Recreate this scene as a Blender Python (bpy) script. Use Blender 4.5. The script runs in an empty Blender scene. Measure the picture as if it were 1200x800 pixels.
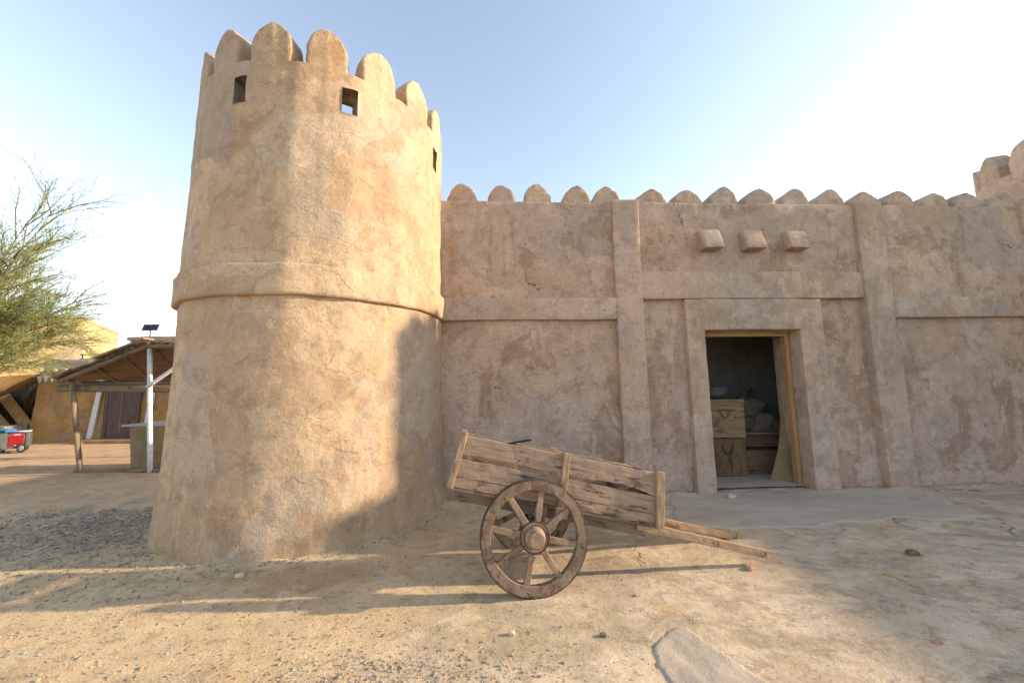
import bpy, math, random
from mathutils import Vector, Matrix, noise
from math import pi, sin, cos, radians as rad

S = bpy.context.scene
COL = S.collection
random.seed(7)
# ------------------------------------------------------------------ helpers
def nz(x, y, z): return noise.noise(Vector((x, y, z)))
def fbm(x, y, z, n=4):
    s = 0; a = 1
    for i in range(n):
        s += a*noise.noise(Vector((x, y, z))); x *= 2.07; y *= 2.07; z *= 2.07; a *= .5
    return s
def clamp(v, a=0., b=1.): return a if v < a else b if v > b else v
def sstep(a, b, v):
    t = clamp((v-a)/(b-a)); return t*t*(3-2*t)

class MB:
    def __init__(s): s.v = []; s.f = []
    def add(s, vs, fs):
        o = len(s.v); s.v += [tuple(v) for v in vs]; s.f += [tuple(i+o for i in f) for f in fs]
    def box(s, x0, x1, y0, y1, z0, z1, M=None):
        vs = [Vector((x, y, z)) for z in (z0, z1) for y in (y0, y1) for x in (x0, x1)]
        if M: vs = [M @ v for v in vs]
        s.add(vs, [(0,2,3,1),(4,5,7,6),(0,1,5,4),(2,6,7,3),(0,4,6,2),(1,3,7,5)])
    def plank(s, a, b, side, w, t, seg=14, jit=.004, seed=0, M=None, skew=0):
        """rough board from a to b; w along side, t along the third axis; skew moves the far end of w along the board"""
        a = Vector(a); b = Vector(b); d = (b-a); L = d.length; d.normalize()
        side = Vector(side); side = (side-d*side.dot(d)).normalized(); up = d.cross(side)
        vs = []; fs = []
        for i in range(seg+1):
            c = a+d*(L*i/seg)
            for k, (u, v) in enumerate(((-1,-1),(0,-1.0),(1,-1),(1,1),(0,1.0),(-1,1))):
                j1 = jit*fbm(i*L/seg*9+seed*3.7, u*2.3+seed, v*1.7, 3); j2 = jit*.7*fbm(i*L/seg*7+seed*1.9, u*3+7, v*2+seed, 3)
                p = c+side*(u*(w/2)+j1)+up*(v*(t/2)+j2)
                if i in (0, seg): p += d*jit*2.2*nz(u*2+seed, v*3, i)
                p += d*skew*u*(1 if i in (0, seg) else 1)*.5
                vs.append(p)
        n = 6
        for i in range(seg):
            for k in range(n):
                fs.append((i*n+k, i*n+(k+1) % n, (i+1)*n+(k+1) % n, (i+1)*n+k))
        fs.append(tuple(reversed(range(n)))); fs.append(tuple(seg*n+k for k in range(n)))
        if M: vs = [M @ v for v in vs]
        s.add(vs, fs)
    def tube(s, pts, rs, n=8, cap=True, jit=0, seed=0):
        pts = [Vector(p) for p in pts]
        if not hasattr(rs, '__len__'): rs = [rs]*len(pts)
        vs = []; fs = []; ref = None
        for i, p in enumerate(pts):
            d = (pts[min(i+1, len(pts)-1)]-pts[max(i-1, 0)])
            if d.length < 1e-9: d = Vector((0,0,1))
            d.normalize()
            if ref is None: ref = Vector((0,0,1)) if abs(d.z) < .9 else Vector((1,0,0))
            a = (ref-d*ref.dot(d)).normalized(); b = d.cross(a); ref = a
            for k in range(n):
                t = 2*pi*k/n; r = rs[i]*(1+(jit*nz(cos(t)*1.3+seed, sin(t)*1.3, i*.7+seed) if jit else 0))
                vs.append(p+a*(cos(t)*r)+b*(sin(t)*r))
        for i in range(len(pts)-1):
            for k in range(n):
                fs.append((i*n+k, i*n+(k+1) % n, (i+1)*n+(k+1) % n, (i+1)*n+k))
        if cap:
            fs.append(tuple(reversed(range(n)))); fs.append(tuple((len(pts)-1)*n+k for k in range(n)))
        s.add(vs, fs)
    def lathe(s, prof, n=24, M=None, close=False):
        """prof: list of (r, h) about the z axis"""
        vs = [Vector((r*cos(2*pi*k/n), r*sin(2*pi*k/n), h)) for r, h in prof for k in range(n)]
        if M: vs = [M @ v for v in vs]
        fs = []
        m = len(prof)
        for i in range(m if close else m-1):
            j = (i+1) % m
            for k in range(n): fs.append((i*n+k, i*n+(k+1) % n, j*n+(k+1) % n, j*n+k))
        if not close:
            fs.append(tuple(reversed(range(n)))); fs.append(tuple((m-1)*n+k for k in range(n)))
        s.add(vs, fs)
    def build(s, name, mat, parent=None, smooth=False, bevel=0, loc=None):
        me = bpy.data.meshes.new(name); me.from_pydata(s.v, [], s.f); me.update()
        me.materials.append(mat)
        o = bpy.data.objects.new(name, me); COL.objects.link(o)
        if smooth:
            me.polygons.foreach_set('use_smooth', [True]*len(me.polygons))
        if bevel:
            b = o.modifiers.new('bevel', 'BEVEL'); b.width = bevel; b.segments = 2; b.limit_method = 'ANGLE'; b.angle_limit = rad(40)
        if parent: o.parent = parent
        if loc: o.location = loc
        return o

def tag(o, label=None, cat=None, group=None, kind=None):
    if label: o['label'] = label
    if cat: o['category'] = cat
    if group: o['group'] = group
    if kind: o['kind'] = kind
    return o
def thing(name, label, cat, loc=(0,0,0), rz=0, group=None):
    o = bpy.data.objects.new(name, None); COL.objects.link(o); o.empty_display_size = .2
    o.location = loc; o.rotation_euler = (0, 0, rz)
    return tag(o, label, cat, group)

# ------------------------------------------------------------------ materials
class NT:
    def __init__(s, name):
        s.m = bpy.data.materials.new(name); s.m.use_nodes = True; s.t = s.m.node_tree
        s.t.nodes.clear()
        s.out = s.t.nodes.new('ShaderNodeOutputMaterial'); s.b = s.t.nodes.new('ShaderNodeBsdfPrincipled')
        s.t.links.new(s.b.outputs[0], s.out.inputs[0]); s.b.inputs['Roughness'].default_value = .9
        s.b.inputs['Specular IOR Level'].default_value = .2
    def n(s, typ, **kw):
        x = s.t.nodes.new(typ)
        for k, v in kw.items(): setattr(x, k, v)
        return x
    def put(s, sock, v):
        if isinstance(v, bpy.types.NodeSocket): s.t.links.new(v, sock)
        elif v is not None:
            if hasattr(v, '__len__') and len(v) == 3 and sock.type == 'RGBA': v = (*v, 1)
            sock.default_value = v
    def pos(s): return s.n('ShaderNodeNewGeometry').outputs['Position']
    def obj(s): return s.n('ShaderNodeTexCoord').outputs['Object']
    def map(s, vec, scale=(1,1,1), loc=(0,0,0), rot=(0,0,0)):
        m = s.n('ShaderNodeMapping'); s.put(m.inputs[0], vec); m.inputs['Scale'].default_value = scale
        m.inputs['Location'].default_value = loc; m.inputs['Rotation'].default_value = rot; return m.outputs[0]
    def noise(s, vec, scale=5, detail=4, rough=.55, dist=0, color=False):
        x = s.n('ShaderNodeTexNoise'); s.put(x.inputs['Vector'], vec); x.inputs['Scale'].default_value = scale
        x.inputs['Detail'].default_value = detail; x.inputs['Roughness'].default_value = rough; x.inputs['Distortion'].default_value = dist
        return x.outputs['Color' if color else 'Fac']
    def voro(s, vec, scale=5, feature='F1', out='Distance', rnd=1):
        x = s.n('ShaderNodeTexVoronoi', feature=feature); s.put(x.inputs['Vector'], vec); x.inputs['Scale'].default_value = scale
        x.inputs['Randomness'].default_value = rnd
        return x.outputs[out]
    def math(s, op, a, b=None, c=False):
        x = s.n('ShaderNodeMath', operation=op, use_clamp=c); s.put(x.inputs[0], a)
        if b is not None: s.put(x.inputs[1], b)
        return x.outputs[0]
    def vadd(s, a, b):
        x = s.n('ShaderNodeVectorMath', operation='ADD'); s.put(x.inputs[0], a); s.put(x.inputs[1], b); return x.outputs[0]
    def vscale(s, a, k):
        x = s.n('ShaderNodeVectorMath', operation='SCALE'); s.put(x.inputs[0], a); x.inputs['Scale'].default_value = k; return x.outputs[0]
    def sep(s, v):
        x = s.n('ShaderNodeSeparateXYZ'); s.put(x.inputs[0], v); return x.outputs
    def rng(s, v, a, b, lo=0., hi=1., smooth=True):
        x = s.n('ShaderNodeMapRange', interpolation_type='SMOOTHSTEP' if smooth else 'LINEAR'); s.put(x.inputs['Value'], v)
        for k, q in zip(('From Min','From Max','To Min','To Max'), (a, b, lo, hi)): x.inputs[k].default_value = q
        return x.outputs[0]
    def mix(s, f, a, b, mode='MIX'):
        x = s.n('ShaderNodeMix', data_type='RGBA', blend_type=mode); s.put(x.inputs[0], f); s.put(x.inputs[6], a); s.put(x.inputs[7], b)
        return x.outputs[2]
    def bump(s, h, dist=.01, strength=1, nrm=None):
        x = s.n('ShaderNodeBump'); s.put(x.inputs['Height'], h); x.inputs['Distance'].default_value = dist; x.inputs['Strength'].default_value = strength
        if nrm: s.put(x.inputs['Normal'], nrm)
        return x.outputs[0]
    def fin(s, col, nrm=None, rough=None, metal=None):
        s.put(s.b.inputs['Base Color'], col)
        if nrm: s.put(s.b.inputs['Normal'], nrm)
        if rough is not None: s.put(s.b.inputs['Roughness'], rough)
        if metal is not None: s.put(s.b.inputs['Metallic'], metal)
        return s.m

def plaster(name, c1, c2, stain, dark, lowcol=None, seed=0, stain_amt=.6, rough_h=1.0, fine=1.0):
    t = NT(name); P0 = t.pos(); P = t.map(P0, loc=(seed*3.1, seed*1.7, seed*.9))
    wob = t.vadd(P, t.vscale(t.noise(P, 1.6, 5, .62, color=True), .55))
    wob2 = t.vadd(P, t.vscale(t.noise(P, 5.5, 4, .65, color=True), .16))
    k_ = lambda c, q: tuple(min(1, x*q) for x in c)
    big = t.rng(t.noise(P, .8, 4, .6, .6), .38, .62)
    col = t.mix(big, c1, c2)
    # separate hand-sized and arm-sized plaster jobs, each its own batch of mud
    jobs = t.n('ShaderNodeTexVoronoi', feature='F1', distance='CHEBYCHEV'); t.put(jobs.inputs['Vector'], t.map(t.vadd(P, t.vscale(t.noise(P, 2.0, 5, .65, color=True), .38)), (1, 1, 1.1))); jobs.inputs['Scale'].default_value = 1.15
    jc = t.sep(jobs.outputs['Color'])
    col = t.mix(t.rng(jc[0], .55, .64, 0, .60), col, k_(c2, 1.13))
    col = t.mix(t.rng(jc[1], .58, .70, 0, .40), col, k_(c1, .80))
    grey = .95*sum(c1)/3
    col = t.mix(t.rng(jc[2], .62, .72, 0, .35), col, (grey*1.06, grey*.98, grey*.9))
    if lowcol:
        z = t.sep(P0)[2]
        zz = t.math('ADD', z, t.math('MULTIPLY', t.noise(P, 1.1, 5, .65, .4), 3.6))
        low = t.rng(zz, 3.9, 2.6)
        col = t.mix(t.math('MULTIPLY', low, .62), col, lowcol)
        lp = t.rng(t.noise(wob, 2.3, 6, .68), .47, .58)
        col = t.mix(t.math('MULTIPLY', t.math('MULTIPLY', low, lp), .65), col, k_(lowcol, 1.2))
    # water stains: sharp ragged tide lines, soft insides, and runs down the face
    sn = t.noise(t.map(wob, (1.1, 1.1, .8)), 1.05, 6, .6, .6)
    st = t.rng(sn, .535, .575); tide = t.math('MULTIPLY', st, t.rng(sn, .63, .57))
    col = t.mix(t.math('MULTIPLY', st, stain_amt*.5), col, stain)
    col = t.mix(t.math('MULTIPLY', tide, stain_amt*.6), col, k_(stain, .68))
    run = t.rng(t.noise(t.map(wob2, (3.6, 3.6, .30)), 1.5, 5, .62, .3), .53, .66)
    run = t.math('MULTIPLY', run, t.rng(t.noise(P, .9, 3, .5), .42, .60))
    col = t.mix(t.math('MULTIPLY', run, stain_amt*.95), col, k_(stain, .85))
    pale = t.rng(t.noise(t.map(wob2, (4, 4, .5), loc=(7, 1, 3)), 1.4, 5, .65, .3), .57, .70)
    col = t.mix(t.math('MULTIPLY', pale, .55), col, k_(c2, 1.25))
    # trowel blotches, rough dirt, grit
    bl = t.noise(wob2, 5.0, 7, .74)
    col = t.mix(t.rng(bl, .50, .64, 0, .55), col, dark)
    col = t.mix(t.rng(bl, .46, .36, 0, .40), col, k_(c2, 1.2))
    gr = t.noise(P, 34, 5, .78)
    col = t.mix(t.rng(gr, .48, .64, .0, .50), col, dark)
    spk = t.rng(t.noise(P, 90, 2, .6), .64, .72)
    col = t.mix(t.math('MULTIPLY', spk, .5), col, k_(dark, .4))
    # ragged broken cracks, rare
    cw = t.vadd(P, t.vscale(t.noise(P, 4.5, 6, .7, color=True), .30))
    cr = t.rng(t.voro(cw, .8, 'DISTANCE_TO_EDGE'), .010, .001)
    crk = t.math('MULTIPLY', cr, t.math('MULTIPLY', t.rng(t.noise(P, 1.1, 2, .5), .62, .69), t.rng(t.noise(P, 17, 3, .6), .42, .56)))
    col = t.mix(t.math('MULTIPLY', crk, .55), col, k_(dark, .45))
    h = t.math('MULTIPLY', t.noise(wob, 2.4, 4, .5), 1.0*rough_h)
    rmask = t.rng(t.noise(P, 1.3, 4, .55), .42, .62, .18, 1.0)
    h = t.math('ADD', h, t.math('MULTIPLY', t.math('MULTIPLY', t.noise(t.map(wob2, (1, 1, .7)), 9, 6, .7, .3), rmask), .66*rough_h))
    h = t.math('ADD', h, t.math('MULTIPLY', t.noise(P, 42, 4, .75), .20*fine))
    # lifted layers: steps where one coat ends
    h = t.math('ADD', h, t.math('MULTIPLY', t.rng(jc[0], .50, .60), .16))
    lay = t.rng(t.noise(t.map(wob2, (.5, .5, 1.5), loc=(2, 9, 4)), 1.3, 4, .55, .3), .515, .53)
    h = t.math('ADD', h, t.math('MULTIPLY', lay, .15*rough_h))
    h = t.math('SUBTRACT', h, t.math('MULTIPLY', crk, .7))
    return t.fin(col, t.bump(h, .024, 1.0), .95)

def wood(name, axis, pale, mid, dark, peel=.5, gscale=1.0, seed=0, rough=.85):
    t = NT(name); O = t.map(t.obj(), loc=(seed, seed*2.3, seed*.7))
    sc = {'x': (1.3, 14, 14), 'y': (14, 1.3, 14), 'z': (14, 14, 1.3), 'n': (7, 7, 7)}[axis]
    sc2 = {'x': (3, 60, 60), 'y': (60, 3, 60), 'z': (60, 60, 3), 'n': (30, 30, 30)}[axis]
    sc3 = {'x': (.28, 1, 1), 'y': (1, .28, 1), 'z': (1, 1, .28), 'n': (.6, .6, .6)}[axis]
    g = t.noise(t.map(O, tuple(q*gscale for q in sc)), 1.3, 5, .6, .8)
    g2 = t.noise(t.map(O, tuple(q*gscale for q in sc2)), 1.4, 3, .6, .3)
    col = t.mix(t.rng(g, .28, .60), mid, pale)
    col = t.mix(t.rng(g2, .52, .74, 0, .6), col, dark)
    pm = t.noise(t.map(O, sc3), 13*gscale, 6, .72, .35)
    pmask = t.rng(pm, .56-.06*peel, .63-.04*peel)
    hatch = t.rng(t.noise(t.map(O, sc2), .55, 4, .7, .4), .32, .52)
    pmask = t.math('MULTIPLY', pmask, t.math('MULTIPLY', hatch, t.rng(t.noise(O, 4.2, 3, .6), .38, .54)))
    col = t.mix(t.math('MULTIPLY', pmask, .95), col, dark)
    big = t.noise(O, 2.4, 3, .5)
    col = t.mix(t.rng(big, .5, .75, 0, .35), col, mid)
    h = t.math('SUBTRACT', t.math('ADD', t.math('MULTIPLY', g, .6), t.math('MULTIPLY', g2, .5)), t.math('MULTIPLY', pmask, .5))
    return t.fin(col, t.bump(h, .006, .8), rough)

def simple(name, col, rough=.6, metal=0, var=.25, scale=9, bump=.002, col2=None):
    t = NT(name); O = t.obj()
    f = t.noise(O, scale, 5, .6)
    c = t.mix(t.rng(f, .35, .7), col, col2 or tuple(q*(1-var) for q in col))
    return t.fin(c, t.bump(t.noise(O, scale*6, 3, .6), bump, .6), rough, metal)

def cloth(name, col, col2, weave=180, rough=.95, fold=5):
    t = NT(name); O = t.obj()
    c = t.mix(t.rng(t.noise(O, fold, 4, .6), .35, .7), col, col2)
    c = t.mix(t.rng(t.noise(O, weave, 2, .5), .4, .7, 0, .4), c, tuple(q*.6 for q in col))
    return t.fin(c, t.bump(t.noise(O, weave, 2, .6), .002, .6), rough)

def reed(name, axis, c1, c2, dark, n=45):
    """woven reed matting: strips across one axis"""
    t = NT(name); O = t.obj()
    sc = {'x': (n, 2.2, 2.2), 'y': (2.2, n, 2.2)}[axis]
    g = t.noise(t.map(O, sc), 1.0, 3, .6)
    c = t.mix(t.rng(g, .38, .62), c1, c2)
    c = t.mix(t.rng(t.noise(t.map(O, sc), 1.9, 2, .5), .56, .7), c, dark)
    c = t.mix(t.rng(t.noise(O, 1.8, 4, .6), .45, .7, 0, .5), c, dark)
    return t.fin(c, t.bump(g, .012, 1), .95)

TAN = (.47, .330, .215)
m_tower = plaster('mud_plaster_tower', (0.406, 0.281, 0.173), (0.455, 0.330, 0.214), (0.356, 0.204, 0.097), (0.246, 0.171, 0.105), None, 0, .50, 1.1)
m_wall = plaster('mud_plaster_wall', (0.432, 0.297, 0.204), (0.482, 0.342, 0.243), (0.310, 0.189, 0.114), (0.252, 0.164, 0.109), (0.439, 0.322, 0.259), 4, .70, .95)
m_trim = plaster('mud_plaster_trim', (0.439, 0.306, 0.211), (0.489, 0.350, 0.248), (0.338, 0.218, 0.139), (0.274, 0.183, 0.125), (0.439, 0.329, 0.259), 9, .50, .65)
m_inner = plaster('room_plaster', (0.320, 0.296, 0.264), (0.368, 0.344, 0.312), (0.264, 0.232, 0.192), (0.200, 0.176, 0.144), None, 13, .4, .5)
m_ochre = plaster('ochre_plaster', (0.346, 0.194, 0.066), (0.389, 0.228, 0.084), (0.285, 0.160, 0.052), (0.216, 0.122, 0.046), None, 21, .5, .6)
m_yellow = plaster('yellow_plaster', (0.480, 0.344, 0.160), (0.528, 0.392, 0.200), (0.416, 0.288, 0.128), (0.320, 0.224, 0.112), None, 27, .3, .4)
m_beige = plaster('beige_plaster', (0.360, 0.288, 0.216), (0.384, 0.312, 0.240), (0.320, 0.248, 0.176), (0.240, 0.184, 0.128), None, 31, .3, .4)
W_P = ((0.325, 0.229, 0.162), (0.241, 0.163, 0.110), (0.078, 0.048, 0.030))
m_wx = wood('weathered_board', 'x', *W_P, peel=.9, seed=1)
m_wz = wood('weathered_post', 'z', (0.332, 0.226, 0.139), *W_P[1:], peel=.5, seed=2)
m_wy = wood('weathered_cross_board', 'y', (0.296, 0.210, 0.139), (0.215, 0.143, 0.092), (0.089, 0.056, 0.033), peel=.6, seed=3)
m_shaft = wood('shaft_wood', 'x', (0.367, 0.240, 0.138), (0.286, 0.180, 0.103), (0.122, 0.073, 0.041), peel=.4, seed=4)
m_wheel = wood('worn_brown_wheel', 'n', (.235, .168, .118), (0.122, 0.073, 0.043), (0.056, 0.033, 0.020), peel=.6, seed=5)
m_spoke = wood('spoke_wood', 'n', (0.261, 0.174, 0.114), (0.181, 0.115, 0.073), (0.080, 0.048, 0.029), peel=.5, seed=6)
m_hub = wood('hub_wood', 'n', (0.310, 0.211, 0.138), (0.222, 0.143, 0.091), (0.088, 0.055, 0.031), peel=.6, seed=7)
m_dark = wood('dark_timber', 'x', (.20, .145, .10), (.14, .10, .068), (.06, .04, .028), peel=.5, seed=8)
m_newwood = wood('fresh_pine', 'z', (0.406, 0.237, 0.105), (0.359, 0.197, 0.081), (0.223, 0.112, 0.043), peel=.1, seed=9, rough=.6)
m_newwoodx = wood('fresh_pine_lintel', 'x', (0.406, 0.237, 0.105), (0.359, 0.197, 0.081), (0.223, 0.112, 0.043), peel=.1, seed=10, rough=.6)
m_chest = wood('chest_wood', 'x', (0.293, 0.192, 0.106), (0.217, 0.132, 0.070), (0.095, 0.054, 0.028), peel=.8, seed=11)
m_crate = wood('crate_wood', 'z', (0.180, 0.111, 0.065), (0.120, 0.070, 0.039), (0.048, 0.029, 0.017), peel=.6, seed=12)
m_box = wood('brown_box', 'x', (.20, .125, .075), (.15, .09, .055), (.06, .04, .025), peel=.3, seed=14)
m_pole = wood('grey_pole', 'z', (0.225, 0.168, 0.119), (0.165, 0.117, 0.081), (0.075, 0.051, 0.035), peel=.4, seed=15)
m_log = wood('palm_log', 'x', (0.225, 0.168, 0.112), (0.158, 0.113, 0.073), (0.068, 0.047, 0.032), peel=.6, seed=16)
m_white = simple('white_paint', (.60, .60, .60), .6, 0, .2, 14)
m_iron = simple('rusty_iron', (.11, .07, .05), .75, .5, .5, 25, .002)
m_black = simple('black_rubber', (.03, .03, .03), .8)
m_dkgrey = simple('dark_grey_plastic', (.10, .105, .105), .6)
m_red = simple('red_enamel', (.24, .012, .016), .4, 0, .15, 4)
m_rim = simple('grey_rim', (.22, .22, .215), .5, .3)
m_blue = cloth('blue_cloth', (.06, .20, .38), (.04, .13, .28))
m_door = wood('dark_door', 'z', (.12, .085, .075), (.09, .062, .055), (.045, .03, .026), peel=.2, seed=18)
m_burlap = cloth('burlap', (0.252, 0.181, 0.104), (0.204, 0.143, 0.078), 150)
m_sack = cloth('olive_sack', (0.140, 0.115, 0.078), (0.098, 0.081, 0.054), 120)
m_canvas = cloth('tan_canvas', (0.413, 0.285, 0.140), (0.360, 0.241, 0.112), 90)
m_grey = cloth('grey_cover', (.22, .20, .185), (.16, .145, .135), 90)
m_reed = reed('reed_mat', 'x', (0.225, 0.164, 0.101), (0.158, 0.110, 0.066), (0.068, 0.045, 0.028))
m_reedl = reed('pale_reed_mat', 'x', (0.375, 0.248, 0.119), (0.300, 0.190, 0.084), (0.128, 0.077, 0.035), 30)
m_palm = reed('dry_palm', 'x', (.16, .125, .085), (.09, .068, .045), (.03, .022, .016), 30)
m_panel = simple('solar_cells', (.02, .025, .045), .25)
m_steel = simple('grey_steel', (.30, .30, .31), .5, .6)

def stone_mat(name, c1, c2):
    t = NT(name); P = t.pos()
    f = t.voro(P, 23, 'F1', 'Color')
    c = t.mix(t.sep(f)[0], c1, c2)
    return t.fin(c, t.bump(t.noise(P, 90, 3, .6), .003, .7), .9)
m_gravel = stone_mat('grey_gravel', (.14, .118, .095), (.36, .30, .23))
m_pebble = stone_mat('tan_pebbles', (.22, .17, .11), (.42, .35, .26))

def ground_mat():
    t = NT('sandy_ground'); P = t.pos(); X, Y, Z = t.sep(P)
    wob = t.vadd(P, t.vscale(t.noise(P, .9, 4, .6, color=True), .9))
    n1 = t.noise(P, .55, 5, .6, .6); n2 = t.noise(wob, 2.2, 6, .65); n3 = t.noise(P, 9, 5, .7); n4 = t.noise(P, 60, 4, .75)
    sand = t.mix(t.rng(n2, .35, .65), (0.551, 0.390, 0.224), (0.662, 0.489, 0.292))
    cem = t.mix(t.rng(n2, .38, .62), (0.488, 0.370, 0.244), (0.613, 0.480, 0.329))
    # streaks of grey wash running across the crust on the right
    stv = t.noise(t.map(wob, (.55, 2.1, 1), rot=(0, 0, .5)), 1.5, 6, .65, .6)
    cem = t.mix(t.rng(stv, .47, .62, 0, .62), cem, (0.338, 0.256, 0.170))
    cem = t.mix(t.rng(t.noise(t.map(wob, (.7, 2.4, 1), loc=(5, 2, 0), rot=(0, 0, .35)), 1.7, 5, .6, .5), .56, .68, 0, .6), cem, (0.670, 0.543, 0.380))
    cem = t.mix(t.rng(t.noise(t.map(wob, loc=(9, 4, 0)), 1.15, 5, .6, .5), .56, .68, 0, .55), cem, (0.576, 0.352, 0.168))
    edge = t.math('ADD', X, t.math('MULTIPLY', t.math('SUBTRACT', n1, .5), 3.2))
    edge = t.math('ADD', edge, t.math('MULTIPLY', t.math('SUBTRACT', Y, 3.0), -.25))
    mcem = t.rng(edge, -1.3, .1)
    col = t.mix(mcem, sand, cem)
    # red earth further back to the left
    far = t.rng(t.math('ADD', Y, t.math('MULTIPLY', n1, 1.6)), 5.2, 7.0)
    lft = t.rng(X, -2.2, -4.0)
    earth = t.mix(t.rng(n2, .35, .68), (0.530, 0.333, 0.192), (0.645, 0.425, 0.259))
    col = t.mix(t.math('MULTIPLY', far, lft), col, earth)
    # dark gravelly patch beside the tower
    gx = t.math('MULTIPLY', t.math('ADD', X, 4.75), .55); gy = t.math('MULTIPLY', t.math('SUBTRACT', Y, 4.65), .95)
    gd = t.math('SQRT', t.math('ADD', t.math('MULTIPLY', gx, gx), t.math('MULTIPLY', gy, gy)))
    gm = t.rng(t.math('ADD', gd, t.math('MULTIPLY', t.math('SUBTRACT', n2, .5), 1.5)), 1.0, .45)
    gv = t.sep(t.voro(P, 48, 'F1', 'Color'))[0]
    gcol = t.mix(gv, (0.102, 0.092, 0.082), (0.368, 0.298, 0.212))
    gmask = t.math('MULTIPLY', gm, t.rng(t.noise(P, 14, 4, .7), .38, .6))
    col = t.mix(t.math('MULTIPLY', gmask, .9), col, gcol)
    # darker brown patch left of the cart
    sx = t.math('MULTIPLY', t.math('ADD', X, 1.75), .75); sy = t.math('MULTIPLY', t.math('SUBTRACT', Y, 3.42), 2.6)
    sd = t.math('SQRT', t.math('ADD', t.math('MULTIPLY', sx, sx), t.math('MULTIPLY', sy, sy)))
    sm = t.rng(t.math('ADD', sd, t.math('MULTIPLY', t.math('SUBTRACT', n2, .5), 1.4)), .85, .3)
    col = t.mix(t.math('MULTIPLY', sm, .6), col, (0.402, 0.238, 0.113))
    # greenish grey worn patch in front of the wheel
    px = t.math('MULTIPLY', t.math('SUBTRACT', X, .1), .95); py = t.math('MULTIPLY', t.math('SUBTRACT', Y, 2.66), 2.0)
    pd = t.math('SQRT', t.math('ADD', t.math('MULTIPLY', px, px), t.math('MULTIPLY', py, py)))
    pm = t.rng(t.math('ADD', pd, t.math('MULTIPLY', t.math('SUBTRACT', n2, .5), 1.6)), .75, .55)
    pc = t.mix(t.rng(t.noise(P, 4, 5, .65), .4, .6), (0.365, 0.285, 0.176), (0.520, 0.385, 0.226))
    col = t.mix(t.math('MULTIPLY', pm, .72), col, pc)
    fl = t.vadd(P, t.vscale(t.noise(P, 6, 5, .7, color=True), .22))
    f1 = t.rng(t.noise(t.map(fl, (1, 1.7, 1)), 3.2, 6, .7), .555, .585); f2 = t.rng(t.noise(t.map(fl, (1, 1.6, 1), loc=(4, 7, 0)), 4.5, 6, .72), .565, .60)
    col = t.mix(t.math('MULTIPLY', f1, .38), col, (0.492, 0.412, 0.302))
    col = t.mix(t.math('MULTIPLY', f2, .40), col, (0.251, 0.191, 0.126))
    # grain
    col = t.mix(t.rng(n3, .45, .72, 0, .36), col, (0.297, 0.209, 0.123))
    col = t.mix(t.rng(n4, .52, .68, 0, .42), col, (0.264, 0.187, 0.113))
    col = t.mix(t.rng(t.noise(P, 85, 3, .7), .64, .72, 0, .5), col, (0.735, 0.583, 0.392))
    # cracks in the crust
    cw = t.vadd(P, t.vscale(t.noise(P, 2.3, 5, .65, color=True), .5))
    cr = t.rng(t.voro(cw, .62, 'DISTANCE_TO_EDGE'), .014, .002)
    cr = t.math('MULTIPLY', cr, t.rng(t.noise(P, .9, 2, .5), .48, .60))
    cr = t.math('MULTIPLY', cr, mcem)
    col = t.mix(t.math('MULTIPLY', cr, .6), col, (0.102, 0.075, 0.048))
    h = t.math('ADD', t.math('MULTIPLY', n2, .9), t.math('MULTIPLY', n3, .55))
    h = t.math('ADD', h, t.math('MULTIPLY', n4, t.math('ADD', .22, t.math('MULTIPLY', t.math('SUBTRACT', 1, mcem), .55))))
    h = t.math('ADD', h, t.math('MULTIPLY', f1, .12)); h = t.math('SUBTRACT', h, t.math('MULTIPLY', f2, .15))
    h = t.math('SUBTRACT', h, t.math('MULTIPLY', cr, .6))
    return t.fin(col, t.bump(h, .016, 1), .95)
m_ground = ground_mat()
def slab_mat(name, c1, c2, c3, gr=.3):
    t = NT(name); P = t.pos()
    wob = t.vadd(P, t.vscale(t.noise(P, 1.2, 4, .6, color=True), .6))
    c = t.mix(t.rng(t.noise(t.map(wob, (.6, 1.6, 1)), 1.6, 5, .6, .4), .38, .66), c1, c2)
    c = t.mix(t.rng(t.noise(wob, 4, 5, .7), .52, .7, 0, .5), c, c3)
    c = t.mix(t.rng(t.noise(P, 60, 3, .7), .5, .75, 0, gr), c, tuple(q*.5 for q in c3))
    h = t.math('ADD', t.noise(P, 6, 5, .6), t.math('MULTIPLY', t.noise(P, 60, 3, .7), .15))
    return t.fin(c, t.bump(h, .015, 1), .93)
m_slab = slab_mat('concrete_apron', (0.439, 0.354, 0.259), (0.508, 0.415, 0.309), (0.346, 0.265, 0.183))
m_pale = slab_mat('pale_cement', (0.396, 0.332, 0.251), (0.444, 0.378, 0.290), (0.312, 0.244, 0.173), .2)

# ------------------------------------------------------------------ ground
def gh(x, y):
    a = 1/(1+max(0, math.hypot(x, y-4)-8)*.05)
    h = a*(.016*fbm(x*.7, y*.7, 3.3, 3)+.005*fbm(x*4, y*4, 9, 3))
    dt = abs(math.hypot(x+2.63, y-5.328)-1.66)              # dirt and crumbs drifted against the walls
    dw = abs(y-5.44-.0545*x) if -1.5 < x < 2.6 or 4.8 < x < 9 else 9
    d = min(dt, dw)
    if d < .5: h += (.045+.03*nz(x*5, y*5, 2))*math.exp(-d/.075)*(.6+.7*nz(x*1.7, y*1.7, 8))
    return h
def lines(lo, hi, step, far):
    a = [lo+step*i for i in range(int((hi-lo)/step)+1)]
    s = step; L = [lo]; H = [a[-1]]
    while L[-1] > -far: s *= 1.28; L.append(L[-1]-s)
    s = step
    while H[-1] < far: s *= 1.28; H.append(H[-1]+s)
    return L[:0:-1]+a+H[1:]
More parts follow.
